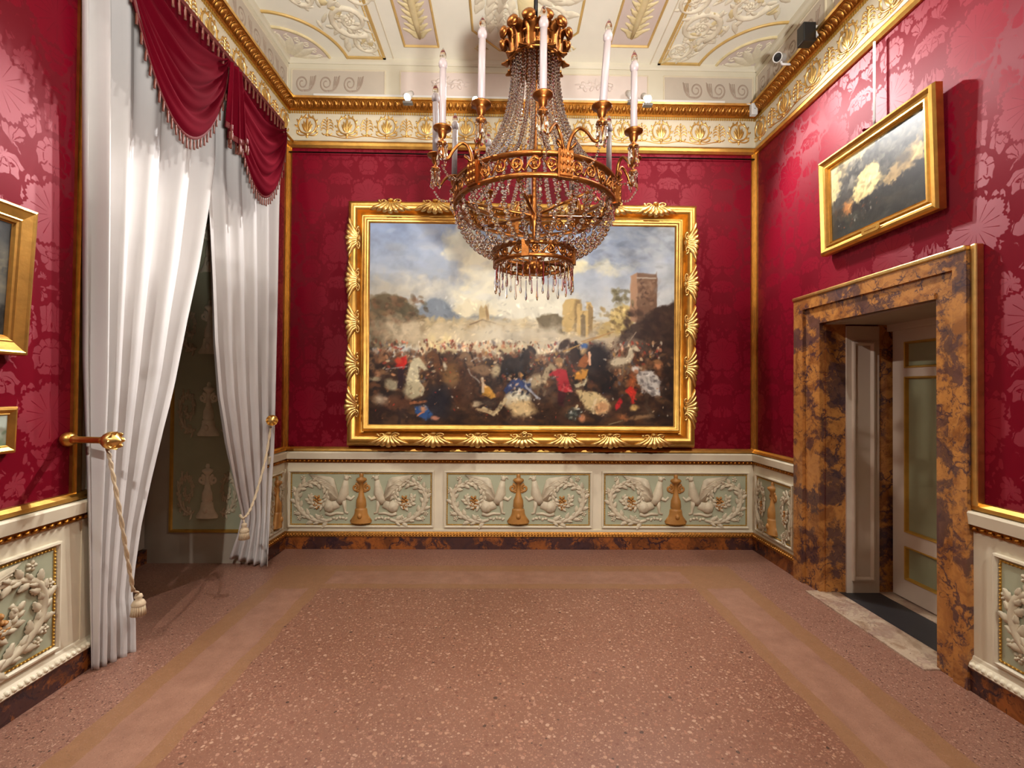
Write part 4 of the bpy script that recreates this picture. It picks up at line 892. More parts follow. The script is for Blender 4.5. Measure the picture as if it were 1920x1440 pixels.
def leafrow(n, length, side):
    for i in range(n):
        q = (i-(n-1)/2)*length/n*1.0
        if side in 'tb':
            s = 1 if side == 't' else -1; mt = Matrix.Translation((q, s*(ph/2-.125), .055)) @ (Matrix.Identity(4) if s > 0 else Matrix.Rotation(PI, 4, 'Z'))
        else:
            s = 1 if side == 'r' else -1; mt = Matrix.Translation((s*(pw/2-.125), q, .055)) @ Matrix.Rotation(-s*PI/2, 4, 'Z')
        if side == 't': mt = Matrix.Translation((q, ph/2-.015, .055)) @ Matrix.Rotation(PI, 4, 'Z')
        put('acanthus_leaf', GL, None, pic, mtx=mt @ Matrix.Diagonal((1.55, .80, 1.35, 1)))
leafrow(7, pw-.42, 't'); leafrow(7, pw-.42, 'b'); leafrow(5, ph-.36, 'l'); leafrow(5, ph-.36, 'r')
C_, cv = paint_battle(); cw, chh = pw-2*FT+.02, ph-2*FT+.02
put('canvas', cv.mesh('canvas', cw, chh), None, pic, loc=(0, 0, -.008))
MB().box(-pw/2+.03, pw/2-.03, -ph/2+.03, ph/2-.03, -.07, -.05).build('back_board', M['canvasdark'], pic, smooth=False)
lb = MB().poly([(-.082,-.022),(-.066,-.034),(.066,-.034),(.082,-.022),(.082,.022),(.066,.034),(-.066,.034),(-.082,.022)], 0, .006).build('label_plate', M['plate'], pic, smooth=False, loc=(0.02, -ph/2+.070, .100))
for yy, hw in ((.012, .05), (-.006, .062), (-.020, .04)):
    t_ = MB(); 
    for i in range(9): t_.box(-hw+i*hw/4.6, -hw+i*hw/4.6+hw/7, yy, yy+.006, .006, .0068)
    t_.build('engraved_line', M['golddark'], lb, smooth=False)
MB().tube([(p[0], p[1], .1) for p in spiral((.02, -ph/2+.125), .030, .008, 0, 1.5, 16)], .008, 5).build('label_crest', M['goldpale'], pic)

# -- smaller framed pictures
def framed(name, label, mtx, w_, h_, prof, canvas, plate=None, fm='gold'):
    o = empty(name, label=label, cat='painting', mtx=mtx); d = prof[-1][0]
    MB().frame(-w_/2, w_/2, -h_/2, h_/2, prof).build('frame', M[fm], o, smooth=False)
    put('canvas', canvas.mesh('canvas', w_-2*d+.015, h_-2*d+.015), None, o, loc=(0, 0, .012))
    MB().box(-w_/2+.01, w_/2-.01, -h_/2+.01, h_/2-.01, -.012, .0).build('back_board', M['canvasdark'], o, smooth=False)
    if plate:
        p = MB().poly([(-.075,-.012),(-.06,-.020),(.06,-.020),(.075,-.012),(.075,.012),(.06,.020),(-.06,.020),(-.075,.012)], 0, .006).build('label_plate', M['plate'], o, smooth=False, loc=plate)
        t_ = MB()
        for i in range(10): t_.box(-.05+i*.010, -.05+i*.010+.007, -.003, .004, .006, .0066)
        t_.build('engraved_line', M['golddark'], p, smooth=False)
    return o
PROF = [(0,-.012), (0,.03), (.008,.046), (.022,.052), (.040,.036), (.052,.030), (.060,.040), (.070,.040), (.078,.022), (.086,.026), (.092,.010)]
def paint_rocks():
    c = Canvas(0, 220, 0, 150, 176, 120, 11); t = c.Y/150
    c.fill((206,184,134)); c.mixc(np.clip(c.X/220-.2, 0, 1)*.8, (214,208,190))
    c.poly([(0,78),(14,70),(26,62),(40,44),(56,28),(70,20),(90,14),(120,6),(150,0),(220,0),(220,150),(0,150)], (62,62,58), 2.5, 9); c.dabs(160, (20,220,8,70), [(80,80,76),(52,52,48),(110,106,96),(140,134,118)], (2.5, 6), -.5, .55)
    c.poly([(62,84),(66,62),(78,46),(96,38),(114,38),(126,50),(130,72),(116,84),(92,92),(72,96)], (218,194,134), 2, 6); c.ell(100, 66, 24, 18, (226,204,148), -.3, .5, 8)
    c.poly([(128,84),(150,66),(170,58),(190,44),(206,40),(216,60),(214,78),(180,86),(150,94)], (168,142,98), 2.5, 9); c.poly([(188,66),(198,52),(210,50),(214,66),(206,76)], (206,176,118), 2, 6); c.ell(178, 62, 14, 10, (96,86,70), .3, .4, 6)
    c.poly([(0,96),(40,90),(64,96),(110,96),(160,92),(220,78),(220,150),(0,150)], (36,36,34), 3, 8); c.dabs(140, (0,220,98,150), [(30,32,30),(48,50,44),(58,56,46)], (3, 8), -.1, .5, 2.6)
    c.ell(44, 98, 12, 14, (150,98,54), .4, .4, 8); c.ell(52, 92, 6, 8, (196,144,84), .3, .4, 5); c.dabs(30, (20,120,100,132), [(196,186,166),(140,80,50),(90,90,80)], (.8, 1.6), None, .8); c.line([(10,70),(16,110)], 1, (60,44,32))
    c.rework(900, (2,218,2,148), (1.2, 3.4), 2.2, .6)
    return c
zc = .5*(3.245+2.55)+.042; th_ = math.radians(1.7)
F_RP = Matrix.Translation((XR-.045, 3.055, zc)) @ frame_m((0,0,0), (0,-1,0), (-1,0,0)) @ Matrix.Rotation(th_, 4, 'X')
rp_ = framed('landscape_painting', 'framed landscape with a pale rock arch above the marble doorway', F_RP, .968, .715, PROF, paint_rocks(), (.02, -.715/2+.040, .050))
def local(o, p): return o.matrix_basis.inverted() @ Vector(p)
hr = MB(); hr.tube([local(rp_, (XR-.045, 3.055, ZR-.05)), local(rp_, (XR-.045, 3.055, zc+.36))], .0075, 8); hr.build('hanging_rod', M['white'], rp_)
hk = MB(); c0 = Vector((XR-.045, 3.055, zc+.375)); hk.tube([local(rp_, c0), local(rp_, c0+Vector((-.035, .045, .0)))], .006, 6); hk.blob(local(rp_, c0+Vector((-.035, .045, 0))), (.011,.011,.011)); hk.blob(local(rp_, c0), (.013,.013,.013))
hk.tube([local(rp_, c0), local(rp_, c0+Vector((-.01, 0, -.05)))], .006, 6); hk.build('hanging_hook', M['velvet'], rp_)

def paint_storm():
    c = Canvas(0, 200, 0, 140, 110, 80, 21); c.fill((58,58,56)); c.mixc(np.clip((c.n1-.42)*5, 0, 1)*.7, (98,92,78)); c.mixc(np.clip((.45-c.n1)*6, 0, 1)*.8, (30,30,30))
    c.ell(170, 50, 30, 6, (134,122,92), .2, .8, 20, .7); c.ell(185, 78, 26, 6, (140,120,78), -.1, .8, 20, .6); c.poly([(0,104),(80,96),(140,108),(200,104),(200,140),(0,140)], (24,22,20), 4, 8); c.dabs(60, (0,200,20,100), [(110,104,90),(44,44,44)], (4, 10), .2, .3, 2.6); return c
xb = XLN+.012; yl = 2.245
zt, zb = 2.372, 1.688; tilt = math.radians(3.2)
F_LP = Matrix.Translation((XLN+.05, yl-.475, (zt+zb)/2)) @ frame_m((0,0,0), (0,1,0), (1,0,0)) @ Matrix.Rotation(tilt, 4, 'X')
PROF2 = [(0,-.012), (0,.02), (.006,.042), (.016,.046), (.024,.040), (.060,.030), (.066,.032), (.072,.026), (.082,.024), (.086,.016), (.092,.010)]
framed('seascape_painting', 'dark stormy painting in a plain gilt frame at the left edge', F_LP, .95, zt-zb, PROF2, paint_storm(), fm='gold')
def paint_small():
    c = Canvas(0, 60, 0, 40, 46, 32, 31); c.fill((176,184,170)); c.mixc(np.clip((c.Y-22)/10, 0, 1), (120,126,104)); c.dabs(30, (0,60,18,38), [(96,110,86),(150,150,128)], (1.5, 4)); return c
F_SP = Matrix.Translation((XLN+.02, 2.232-.15, 1.345)) @ frame_m((0,0,0), (0,1,0), (1,0,0)) @ Matrix.Rotation(math.radians(2), 4, 'X')
framed('small_painting', 'small pale landscape in a gilt frame low on the left wall', F_SP, .30, .215, [(0,-.01), (0,.016), (.006,.024), (.014,.026), (.030,.014), (.034,.018), (.040,.010)], paint_small())

# ================================================================== CURTAINS
def edge3(pts):                                        # (px, py, X) samples from top to hem -> point by t in 0..1
    P = [at_x(x, y, X) for x, y, X in pts]; z0, z1 = P[0].z, P[-1].z; T = [(z0-p.z)/(z0-z1) for p in P]
    return lambda t: Vector([float(np.interp(t, T, [p[k] for p in P])) for k in range(3)])
def curtain(label, L_, R_, nf, warp, amp0, phase, extra=lambda t, q: 0.0):
    o = empty('curtain', (L_(1).x, L_(1).y, 0), label, 'curtain', 'long white window curtains'); nz, ns = 100, 168; P = []; O = Vector((L_(1).x, L_(1).y, 0))
    for i in range(nz+1):
        t = i/nz; A, B = L_(t), R_(t); row = []; wv = B-A; wd_ = math.hypot(wv.x, wv.y); nrm = Vector((wv.y, -wv.x, 0)).normalized()
        for j in range(ns+1):
            q = j/ns; a = 2*PI*(nf*q**warp+phase+.05*math.sin(2.2*t+4*q)); sn = math.sin(a)
            f = (abs(sn)**.75)*(1 if sn > 0 else -1)+.22*math.sin(2*a+1.0+t)
            amp = min(amp0*(.85+.3*math.sin(7*q+2)), wd_/nf*.45)
            p = A+wv*(q+.05/nf*math.cos(a))+nrm*(amp*f+extra(t, q))
            row.append(p-O)
        P.append(row)
    c = MB().grid(P).build('cloth', M['sheer'], o); solid(c, .003); return o
N_ = -2.20
curtain('long white curtain nearest the left edge, tied back beside gilt knob',
    edge3([(172,-92,N_),(174,0,N_),(176,300,N_),(178,600,N_),(178,900,N_),(176,1258,-2.22)]),
    edge3([(394,160,N_),(392,300,N_),(383,375,N_),(362,500,N_),(340,600,N_),(316,720,N_),(297,800,N_),(275,900,N_),(258,985,N_),(248,1062,N_),(243,1110,N_),(250,1160,-2.17),(252,1228,-2.15)]), 4.7, .70, .050, .55)
curtain('long white curtain beside the back left corner, pinched by a cord',
    edge3([(372,160,-2.27),(374,300,-2.27),(381,375,-2.26),(388,520,-2.20),(393,640,-2.20),(402,740,-2.20),(418,830,-2.21),(438,915,-2.23),(452,965,-2.24),(446,1000,-2.28),(432,1046,-2.36)]),
    edge3([(528,262,-2.09),(520,300,-2.09),(517,400,-2.09),(513,600,-2.09),(509,800,-2.09),(505,950,-2.09),(504,1064,-2.03)]), 5.2, 1.1, .045, .1)
# gilt rod above
rod = MB().tube([(XL+.062, 2.42, ZR+.024), (XL+.062, YB-.03, ZR+.024)], .012, 8).build('curtain_rod', M['gold']); tag(rod, 'slim gilt curtain rod under the left cornice above the red valance', 'curtain rod')
# valance
val = empty('valance', (XL+.08, 3.42, ZR-.02), 'crimson swagged valance with tasselled fringe above the white curtains', 'valance')
ZV = ZR-.015; Y0V, YMV, Y1V = 2.44, 3.35, 4.25
LV = lambda p: (p[0]-(XL+.08), p[1]-3.42, p[2]-(ZR-.02))
fringe = MB(); fringe.lathe([(0,0),(.007,-.004),(.006,-.014),(.0095,-.022),(.008,-.05),(.0095,-.066),(.0,-.068)], 6); FM = fringe.mesh('fringe_tassel'); FM.materials.append(M['tassel'])
def hang(n, curve, parent, scale=1.0):
    for i in range(n):
        p = curve((i+.5)/n); put('fringe_tassel', FM, None, parent, mtx=Matrix.Translation(LV(p)) @ Matrix.Rotation(random.uniform(-.08, .08), 4, 'X') @ Matrix.Diagonal((scale*.72, scale*.72, scale*random.uniform(.9, 1.1), 1)))
def swag(ya, yb, drop, top, seed):
    rnd = random.Random(seed)
    def pt(s, t):
        e = math.sin(PI*s)**.72; pinch = .04*(1-e)*(1-t)
        z = ZV-.02-e*(top+t*(drop-top)) - .05*(1-e)*t*2.2
        yy = ya+(yb-ya)*(s+ .05*math.sin(2*PI*s)*(1-t))
        fold = .030*(math.sin(2*PI*(t*3.6+.15*math.sin(3*s)))+.4*math.sin(2*PI*t*7.5+2*s))*e
        x = XL+.095+.085*e*(t**.6)*(1-.35*t)+fold*(1-.3*t)+.02*(1-e)*math.sin(t*40)
        return (x, yy, z)
    P = [[LV(pt(j/60, i/46)) for j in range(61)] for i in range(47)]
    sw = MB().grid(P).build('swag', M['velvet'], val); solid(sw, .004)
    band = [[LV((pt(j/60, 1)[0]+.006, pt(j/60, 1)[1], pt(j/60, 1)[2]+dz)) for j in range(61)] for dz in (.045, .02, -.006)]
    solid(MB().grid(band).build('braid', M['braid'], sw), .008)
    hang(26, lambda s: tuple(Vector(pt(.02+.96*s, 1))+Vector((.006, 0, -.004))), sw)
swag(Y0V, YMV, .80, .17, 1); swag(YMV, Y1V, .80, .17, 2)
hb = MB().grid([[LV((XL+.075+.006*math.sin(y*60), y, z)) for y in np.linspace(Y0V, Y1V, 90)] for z in np.linspace(ZV+.01, ZV-.22, 6)]).build('heading_band', M['velvet'], val); solid(hb, .005)
bt = MB().box(XL+.078-(XL+.08), XL+.094-(XL+.08), Y0V-3.42, Y1V-3.42, .006, .036).build('heading_braid', M['braid'], val, smooth=False)
hang(32, lambda s: (XL+.100, Y0V+(Y1V-Y0V)*s, ZV-.005), hb, 1.3)
def jabot(yc, hw, drop, seed):
    nf = 2.5; P = []
    for i in range(31):
        t = i/30; row = []
        for j in range(61):
            q = j/60; a = 2*PI*nf*q; y = yc+(q-.5)*2*hw*(.55+.45*t)+.02*math.sin(2*a)*t; x = XL+.150+.030*math.sin(a)*(.4+.6*t)+.01*math.sin(q*PI); row.append(LV((x, y, ZV-.07-drop*t*(1-.12*abs(2*q-1)))))
        P.append(row)
    jb = MB().grid(P).build('jabot', M['velvet'], val); solid(jb, .004)
    solid(MB().grid([[ (p[0]+.006, p[1], p[2]+dz) for p in P[-1]] for dz in (.04, .0)]).build('braid', M['braid'], jb), .006)
    for j in range(2, 60, 5): put('fringe_tassel', FM, None, jb, mtx=Matrix.Translation(Vector(P[-1][j])+Vector((.006, 0, 0))))
jabot(YMV+.03, .12, .56, 3)

val.location.x += .045
# tieback knobs, cords and tassels
def holder(label, base, d, L):
    d = Vector(d).normalized(); o = empty('holdback', base, label, 'holdback', 'gilt curtain holdbacks'); q = d.to_track_quat('Z', 'Y').to_matrix().to_4x4()
    MB().blob((0,0,.012), (.038,.038,.034), 0, 14, 9).build('wall_ball', M['gold'], o, mtx=q)
    MB().lathe([(.020,.035),(.024,.05),(.017,.06),(.017,L-.06),(.022,L-.05),(.015,L-.035)], 12).build('shaft', M['gold'], o, mtx=q)
    h = MB().lathe([(.015,L-.035),(.040,L-.02),(.047,L+.0),(.044,L+.018),(.024,L+.036),(.010,L+.052),(0,L+.058)], 14).build('flower_head', M['goldpale'], o, mtx=q)
    for k in range(8):
        a = 2*PI*k/8; m = MB(); m.leaf((0,0,0), 0, .056, .020, .014, .9, 3, 7, 4)
        m.build('petal', M['goldpale'], o, mtx=q @ Matrix.Translation((0,0,L-.018)) @ Matrix.Rotation(a, 4, 'Z') @ Matrix.Translation((.028,0,0)) @ Matrix.Rotation(-1.15, 4, 'Y'))
    return o
def tieback(label, path, tass):
    o = empty('tieback_cord', path[0], label, 'cord', 'curtain tieback cords'); L0 = Vector(path[0])
    P = [p-L0 for p in smooth_path(path, 8)]; n = len(P); m = MB()
    for s in (0, 1):
        m.tube([P[i]+Vector((.006*math.cos(i*1.2+s*PI), .006*math.sin(i*1.2+s*PI)*.5, .004*math.sin(i*1.2+s*PI))) for i in range(n)], .0065, 6)
    m.build('cord', M['cord'], o); t = Vector(tass)-L0
    m = MB(); m.tube([P[-1], (P[-1]+t)/2+Vector((.01,0,0)), t], .006, 6); m.build('cord_end', M['cord'], o)
    MB().lathe([(0,.0),(.016,-.006),(.022,-.022),(.014,-.034),(.026,-.042),(.036,-.062),(.034,-.07)], 14, t).build('tassel_head', M['cord'], o)
    sk = MB()
    for k in range(18):
        a = 2*PI*k/18; sk.tube([t+Vector((.026*math.cos(a), .026*math.sin(a), -.064)), t+Vector((.034*math.cos(a), .034*math.sin(a), -.125))], .006, 5)
    tag(sk.build('tassel_skirt', M['cord'], o), kind='stuff'); return o
hn = at_x(208, 826, -2.03); hb_ = at_x(140, 823, XLN+.045); d_ = Vector((1, -.12, 0))
holder('gilt flower knob holding the cord of the near white curtain', (XLN+.02, hb_.y-.02, hb_.z), (hn-Vector((XLN+.02, hb_.y-.02, hb_.z))), (hn-Vector((XLN+.02, hb_.y-.02, hb_.z))).length)
tieback('cream cord looping from the near knob round the left curtain', [at_x(152, 826, -2.24), at_x(172, 868, -2.25), at_x(160, 960, -2.28), at_x(190,1080,-2.26), at_x(250, 1108, -2.09), at_x(238, 1040, -2.05), at_x(223, 950, -2.03), at_x(208, 870, -2.05), at_x(200, 832, -2.07)][::-1][0:5], at_x(260, 1112, -2.10))
hf = at_x(510, 788, -2.0); 
holder('gilt flower knob beside the back left corner', (XL+.01, 4.36, hf.z), (hf-Vector((XL+.01, 4.36, hf.z))), (hf-Vector((XL+.01, 4.36, hf.z))).length)
tieback('cream cord with a tassel pinching the far white curtain', [at_x(508, 800, -2.02), at_x(498, 860, -2.0), at_x(482, 920, -1.98), at_x(468, 958, -1.97), at_x(456, 972, -1.99), at_x(450, 966, -2.04)], at_x(458, 980, -1.97))

# ================================================================== CHANDELIER
DC = 2.5; ax = at_y(1002, 380, DC); CX = ax.x
ch = empty('chandelier', (CX, DC, 2.05), 'gilt bronze chandelier with crystal strands and twelve unlit candles', 'chandelier')
B_ = 2.05
def cbuild(m, name, mat, parent=ch, mtx=None, smooth=True): return m.build(name, M[mat], parent, smooth, mtx)
def RZ(a): return Matrix.Rotation(a, 4, 'Z')
def cup_ring(r, z0, z1, t=.010, name='ring'):
    m = MB(); m.lathe([(r-t, z0), (r+t*.6, z0), (r+t, z0+.006), (r+t, z0+.016), (r, z0+.020), (r-t, z0+.020), (r-t, z0)], 72)
    m.lathe([(r-t, z1-.020), (r, z1-.020), (r+t, z1-.016), (r+t*1.3, z1-.005), (r+t*.6, z1), (r-t, z1), (r-t, z1-.020)], 72)
    return cbuild(m, name, 'bronze')
def wrap(pts, r): return [((r+.002)*math.cos(x/r), (r+.002)*math.sin(x/r), z) for x, z in pts]
def pierced(r, arc, z0, z1, n):                       # open scrollwork bent round a ring
    m = MB(); h = z1-z0; zc = (z0+z1)/2; L = arc*r; st = L/n
    for i in range(n):
        x = -L/2+(i+.5)*st; s = 1 if i % 2 == 0 else -1
        m.tube(wrap([(x+p[0], zc+p[1]) for p in spiral((0, 0), h*.40, h*.08, -s*PI/2, s*1.5, 18)], r), taper(19, .0065, .0045), 5)
        m.tube(wrap([(x-st*.5, zc+s*h*.38), (x-st*.25, zc-s*h*.1), (x, zc-s*h*.40), (x+st*.3, zc-s*h*.2), (x+st*.5, zc-s*h*.38)], r), .0055, 5)
        for k in range(3):
            a = x+st*(-.2+.2*k); m.tube(wrap([(a, zc-h*.1), (a+st*.10, zc+s*h*.25)], r), [.007, .003], 5)
        m.blob(wrap([(x, zc)], r)[0], (.012, .012, .012), 0, 6, 4)
    return m.mesh('scrollwork')
RB, ZB0, ZB1 = .420, 2.50-B_, 2.618-B_
big = cup_ring(RB, ZB0, ZB1, .012, 'main_ring')
sm_ = pierced(RB, math.radians(60)-.10, ZB0+.018, ZB1-.018, 5); sm_.materials.append(M['bronze'])
A0 = -PI/2
blk = MB(); 
blk.box(RB-.010, RB+.018, -.036, .036, ZB0-.004, ZB1+.006); blk.box(RB+.018, RB+.026, -.030, .030, ZB0+.004, ZB1-.004)
for k in range(9): blk.blob((RB+.027, -.02+.02*(k % 3), ZB0+.025+.034*(k//3)), (.008, .010, .013), 0, 6, 4)
BK = blk.mesh('ring_block', False); BK.materials.append(M['bronze'])
for k in range(6):
    put('scrollwork', sm_, None, big, mtx=RZ(A0+math.radians(45+60*k))); put('ring_block', BK, None, big, mtx=RZ(A0+math.radians(15+60*k)))
RS, ZS0, ZS1 = .206, 2.205-B_, 2.288-B_
small = cup_ring(RS, ZS0, ZS1, .009, 'lower_ring')
ss = pierced(RS, math.radians(90)-.08, ZS0+.014, ZS1-.014, 4); ss.materials.append(M['bronze'])
sb = MB().box(RS-.008, RS+.016, -.018, .018, ZS0, ZS1).mesh('ring_block', False); sb.materials.append(M['bronze'])
for k in range(4): put('scrollwork', ss, None, small, mtx=RZ(A0+math.radians(30+90*k))); put('ring_block', sb, None, small, mtx=RZ(A0+math.radians(-15+90*k)))
# stem, spokes and the boss under the basket
m = MB(); m.lathe([(0, 2.17-B_), (.014, 2.18-B_), (.010, 2.2-B_), (.012, 2.26-B_), (.012, 2.42-B_), (.022, 2.44-B_), (.026, 2.47-B_), (.014, 2.5-B_), (.012, 2.6-B_), (.012, 3.3-B_)], 12); cbuild(m, 'stem', 'bronze')
for k in range(3):
    m = MB(); a = PI*k/3+.26; c_, s_ = math.cos(a), math.sin(a); m.tube([(-RB*c_, -RB*s_, ZB0+.012), (0, 0, ZB0-.02), (RB*c_, RB*s_, ZB0+.012)], .008, 6); cbuild(m, 'spoke', 'bronze')
for k in range(2):
    m = MB(); a = PI*k/2+.5; c_, s_ = math.cos(a), math.sin(a); m.tube([(-RS*c_, -RS*s_, ZS0+.03), (RS*c_, RS*s_, ZS0+.03)], .006, 6); cbuild(m, 'spoke', 'bronze')
m = MB().lathe([(0, 2.165-B_), (.03, 2.17-B_), (.055, 2.19-B_), (.06, 2.215-B_), (.04, 2.235-B_), (.015, 2.24-B_)], 14)
for k in range(8): m.blob((.05*math.cos(k*PI/4), .05*math.sin(k*PI/4), 2.195-B_), (.018, .018, .024), 0, 6, 4)
cbuild(m, 'boss', 'bronze')
# crown
RC, ZC0 = .130, 3.30-B_
m = MB(); m.lathe([(RC-.006, ZC0), (RC+.006, ZC0-.004), (RC+.012, ZC0+.006), (RC+.006, ZC0+.016), (RC-.006, ZC0+.016), (RC-.006, ZC0)], 40)
m.lathe([(RC-.006, ZC0+.088), (RC+.004, ZC0+.086), (RC+.010, ZC0+.096), (RC+.004, ZC0+.106), (RC-.006, ZC0+.106), (RC-.006, ZC0+.088)], 40)
crown = cbuild(m, 'crown', 'bronze')
lt = MB()
for k in range(44):
    a = 2*PI*k/44; p = lambda z, o: (RC*math.cos(a+o), RC*math.sin(a+o), z); lt.tube([p(ZC0+.014, 0), p(ZC0+.05, .035), p(ZC0+.09, 0)], .0045, 4)
lt.lathe([(RC-.003, ZC0+.048), (RC+.005, ZC0+.05), (RC-.003, ZC0+.054)], 40)
lt.build('lattice', M['bronze'], crown)
MB().lathe([(.012, ZC0+.13), (.06, ZC0+.115), (.11, ZC0+.10), (RC, ZC0+.098)], 30).build('crown_plate', M['bronze'], crown)
cl = MB()
P = []
for i in range(15):
    t = i/14; hw = .036*(math.sin(PI*min(1, .12+.8*t))**.6)*(1+.18*math.sin(t*16)); a = t*2.9
    x = RC+.002+.022*t+ (.030*math.sin(max(0, a-1.4)) if t > .45 else 0); z = ZC0-.01+.155*math.sin(min(PI*.62, t*2.1))/1.0*(1 if t < .75 else 1)-.02*max(0, t-.75)*6
    P.append([(x-.012*abs(q)**2+.006*(q == 0), q*hw, z) for q in (-1, -.5, 0, .5, 1)])
cl.grid(P); cl.blob((RC+.050, 0, ZC0+.132), (.018, .034, .024), 0, 10, 6)
CLM = cl.mesh('crown_leaf'); CLM.materials.append(M['bronze'])
ll = MB(); P = []
for i in range(9):
    t = i/8; hw = .026*math.sin(PI*min(1, .15+.8*t))*(1+.2*math.sin(t*14)); P.append([(RC+.008+.045*t*t, q*hw, ZC0+.02-.055*t+.03*t*t) for q in (-1, -.4, 0, .4, 1)])
ll.grid(P); LLM = ll.mesh('crown_leaf'); LLM.materials.append(M['bronze'])
for k in range(12):
    o = put('crown_leaf', CLM, None, crown, mtx=RZ(A0+2*PI*(k+.5)/12)); solid(o, .006)
    o = put('crown_leaf', LLM, None, crown, mtx=RZ(A0+2*PI*k/12)); solid(o, .005)
m = MB().tube([(0, 0, ZC0+.10), (0, 0, ZC-B_-.03)], .011, 10); m.lathe([(.05, ZC-B_), (.048, ZC-B_-.02), (.02, ZC-B_-.05), (.011, ZC-B_-.055)], 16); cbuild(m, 'ceiling_rod', 'iron')
# crystal strands
def bead_mesh(m, p, r, L=1.2):
    x, y, z = p; vv = [(x, y, z+r*L)]+[(x+r*math.cos(2*PI*k/6), y+r*math.sin(2*PI*k/6), z+r*.35) for k in range(6)]+[(x+r*math.cos(2*PI*(k+.5)/6), y+r*math.sin(2*PI*(k+.5)/6), z-r*.35) for k in range(6)]+[(x, y, z-r*L)]
    ff = [(0, 1+k, 1+(k+1) % 6) for k in range(6)]+[(1+k, 7+k, 1+(k+1) % 6) for k in range(6)]+[(1+(k+1) % 6, 7+k, 7+(k+1) % 6) for k in range(6)]+[(13, 7+(k+1) % 6, 7+k) for k in range(6)]
    m.add(vv, ff)
def strand(path, r0, r1, gap=2.05, name='crystal_strand'):
    P = smooth_path(path, 10); m = MB(); d = 0; nxt = 0; tot = sum((P[i+1]-P[i]).length for i in range(len(P)-1)); 
    for i in range(len(P)-1):
        seg = (P[i+1]-P[i]).length
        while nxt <= d+seg:
            t = (nxt-d)/seg; r = r0+(r1-r0)*nxt/tot; bead_mesh(m, P[i].lerp(P[i+1], t), r); nxt += r*gap
        d += seg
    me = m.mesh(name, False); me.materials.append(M['crystal']); return me
zz = lambda z: z-B_
up = strand([(.122, 0, zz(3.30)), (.126, 0, zz(3.2)), (.146, 0, zz(3.06)), (.180, 0, zz(2.94)), (.235, 0, zz(2.82)), (.300, 0, zz(2.72)), (.405, 0, zz(2.622))], .0088, .0118, 2.15)
for k in range(30): put('crystal_strand', up, None, ch, mtx=RZ(2*PI*k/30))
inn = strand([(.06, 0, zz(3.34)), (.07, 0, zz(3.2)), (.10, 0, zz(3.05)), (.16, 0, zz(2.88)), (.27, 0, zz(2.70)), (.36, 0, zz(2.62))], .0065, .0085, 2.3)
for k in range(8): put('crystal_strand', inn, None, ch, mtx=RZ(2*PI*(k+.5)/8))
dn = strand([(.418, 0, zz(2.498)), (.405, 0, zz(2.44)), (.365, 0, zz(2.36)), (.300, 0, zz(2.305)), (.215, 0, zz(2.275))], .0110, .0160, 2.25)
for k in range(30): put('crystal_strand', dn, None, ch, mtx=RZ(2*PI*(k+.5)/30))
def drop_mesh(L, r, name='crystal_drop'):
    m = MB(); bead_mesh(m, (0, 0, -.010), .007); m.lathe([(0, -.018), (r*.45, -.026), (r*.55, -.018-L*.55), (r, -.018-L*.82), (r*.7, -.018-L*.95), (0, -.018-L)], 6); me = m.mesh(name, False); me.materials.append(M['crystal']); return me
D1, D2, D3 = drop_mesh(.125, .0075), drop_mesh(.085, .0075), drop_mesh(.055, .008)
for k in range(40): put('crystal_drop', D1 if k % 2 else D2, None, ch, mtx=RZ(2*PI*k/40) @ Matrix.Translation((RS, 0, ZS0)))
for k in range(36): put('crystal_drop', D3, None, ch, mtx=RZ(2*PI*k/36) @ Matrix.Translation((RB-.004, 0, ZB0)))
# arms: two spring from each block
RA, ZCUP = .530, 2.745-B_
def arm_mesh(s):
    da = math.radians(15)*s; pt = lambda r, f, z: (r*math.cos(da*f), r*math.sin(da*f), z-B_)
    P = smooth_path([pt(.430, .08, 2.55), pt(.432, .12, 2.635), pt(.440, .28, 2.695), pt(.462, .48, 2.715), pt(.490, .66, 2.685), pt(.508, .80, 2.648), pt(.524, .93, 2.650), pt(.530, 1.0, 2.690), pt(.530, 1.0, 2.715)], 6)
    m = MB(); n = len(P); m.tube(P, [.0105-.003*math.sin(PI*i/(n-1)) for i in range(n)], 8); e = Vector(pt(.445, .30, 2.640)); m.tube([Vector(pt(.432,.10,2.62))]+[e+Vector((.012*math.cos(a), .010*math.sin(a)*s, .016*math.sin(a))) for a in (0.2, 1.2, 2.2, 3.2, 4.2)], .006, 5)
    me = m.mesh('arm'); me.materials.append(M['bronze']); return me
AM = {1: arm_mesh(1), -1: arm_mesh(-1)}
cup = MB().lathe([(0,-.040),(.010,-.038),(.022,-.026),(.024,-.018),(.010,-.012),(.010,.0),(.018,.010),(.022,.030),(.024,.040),(.043,.046),(.045,.052),(.030,.056),(.016,.052),(0,.052)], 18).mesh('candle_cup'); cup.materials.append(M['bronze'])
can = MB().lathe([(0,.050),(.0165,.050),(.0155,.335),(.012,.338),(0,.338)], 14).mesh('candle'); can.materials.append(M['candle'])
soc = MB().lathe([(0,.336),(.013,.336),(.020,.350),(.021,.366),(.014,.384),(.006,.388),(0,.389)], 12).mesh('bulb_base'); soc.materials.append(M['candle'])
blb = MB().lathe([(.012,.384),(.016,.398),(.0145,.412),(.008,.428),(.002,.440),(0,.441)], 12).mesh('bulb'); blb.materials.append(M['bulb'])
d4 = strand([(.0, 0, 0), (.035, 0, -.045), (.085, 0, -.045), (.12, 0, -.0)], .0065, .0065, 2.3, 'crystal_swag')
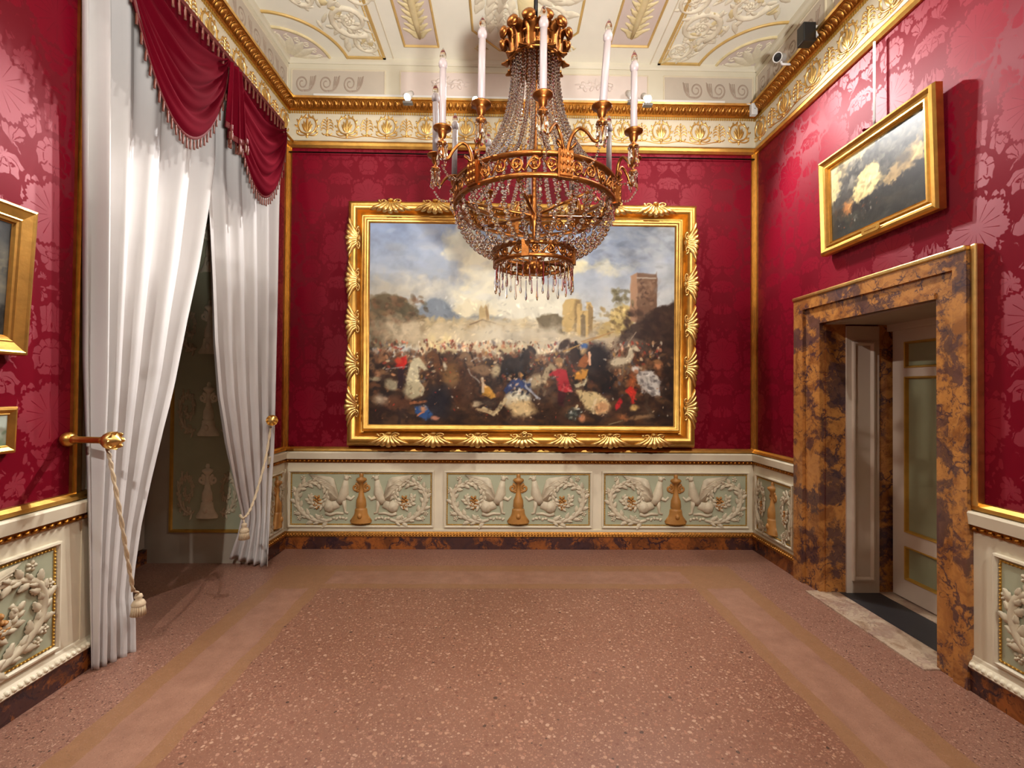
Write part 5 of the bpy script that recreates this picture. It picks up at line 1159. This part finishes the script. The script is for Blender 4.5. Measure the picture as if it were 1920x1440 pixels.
for k in range(6):
    for s in (-1, 1):
        ab = A0+math.radians(15+60*k); a = ab+s*math.radians(15)
        arm = put('arm', AM[s], None, ch, mtx=RZ(ab))
        T = RZ(s*math.radians(15)) @ Matrix.Translation((RA, 0, ZCUP))
        lean = Matrix.Rotation(math.radians(random.uniform(-.6, .6)), 4, 'X') @ Matrix.Rotation(math.radians(random.uniform(-.6, .6)), 4, 'Y')
        if k == 0 and s == 1: lean = RZ(-a) @ Matrix.Rotation(math.radians(4.0), 4, 'Y') @ RZ(a)
        put('candle_cup', cup, None, arm, mtx=T)
        for nm, me in (('candle', can), ('bulb_base', soc), ('bulb', blb)): put(nm, me, None, arm, mtx=T @ lean)
        for i in range(7):
            q = 2*PI*i/7; put('crystal_drop', D3 if i % 2 else D2, None, arm, mtx=T @ Matrix.Translation((.040*math.cos(q), .040*math.sin(q), .046)) if False else T @ Matrix.Translation((.022*math.cos(q), .022*math.sin(q), -.022)))
        put('crystal_swag', d4, None, arm, mtx=RZ(s*math.radians(13)) @ Matrix.Translation((.418, 0, ZB1-.01)))

# ================================================================== SMALL FITTINGS
tr = MB().box(XL+.28, XR-.35, YB-.085, YB-.060, ZA+.003, ZA+.022).build('light_track', M['white'], smooth=False)
tag(tr, 'long white track for spotlights lying on the back cornice', 'light track')
p = at_y(1413, 206, YB-.11)
jb_ = empty('junction_box', p, 'small white sensor box at the back right corner of the cornice', 'sensor box')
box('case', M['white'], jb_, -.030, .030, -.025, .025, -.055, .055, bevel=.006); MB().lathe([(0,-.026),(.006,-.026)], 8, axis='y').build('indicator', M['grey'], jb_)
wire = MB().tube(smooth_path([(-.02, 0, .05), (-.10, .03, .075), (-.20, .04, .06), (-.28, .045, .05)], 5), .004, 5).build('cable', M['white'], jb_)
p = at_x(1512, 66, XR-.15)
sp = empty('projector', p, 'small black box mounted above the right cornice', 'projector')
box('case', M['black'], sp, -.05, .05, -.045, .045, -.075, .075, bevel=.008); box('bracket', M['white'], sp, .05, .12, -.03, .03, -.02, .06, bevel=.004)
MB().tube(smooth_path([(.10, 0, -.02), (.12, -.2, .0), (.10, -.25, .0), (.10, -.32, -.01)], 5), .004, 5).build('cable', M['black'], sp)
p = at_x(1462, 108, XR-.17)
sc_ = empty('security_camera', p, 'white security camera on the right cornice near the corner', 'security camera')
q = Vector((-.75, -.55, -.35)).to_track_quat('Z', 'Y').to_matrix().to_4x4()
MB().lathe([(0,-.07),(.030,-.066),(.036,-.05),(.036,.035),(.040,.05),(.034,.05),(.032,.04)], 16).build('body', M['white'], sc_, mtx=q); MB().lathe([(0,.046),(.033,.042)], 16).build('lens', M['black'], sc_, mtx=q)
MB().tube([(.0, .0, -.01), (.02, .0, -.055), (.16, .0, -.055)], .010, 8).build('arm', M['white'], sc_); box('mount', M['white'], sc_, .14, .16, -.03, .03, -.09, -.02, bevel=.004)
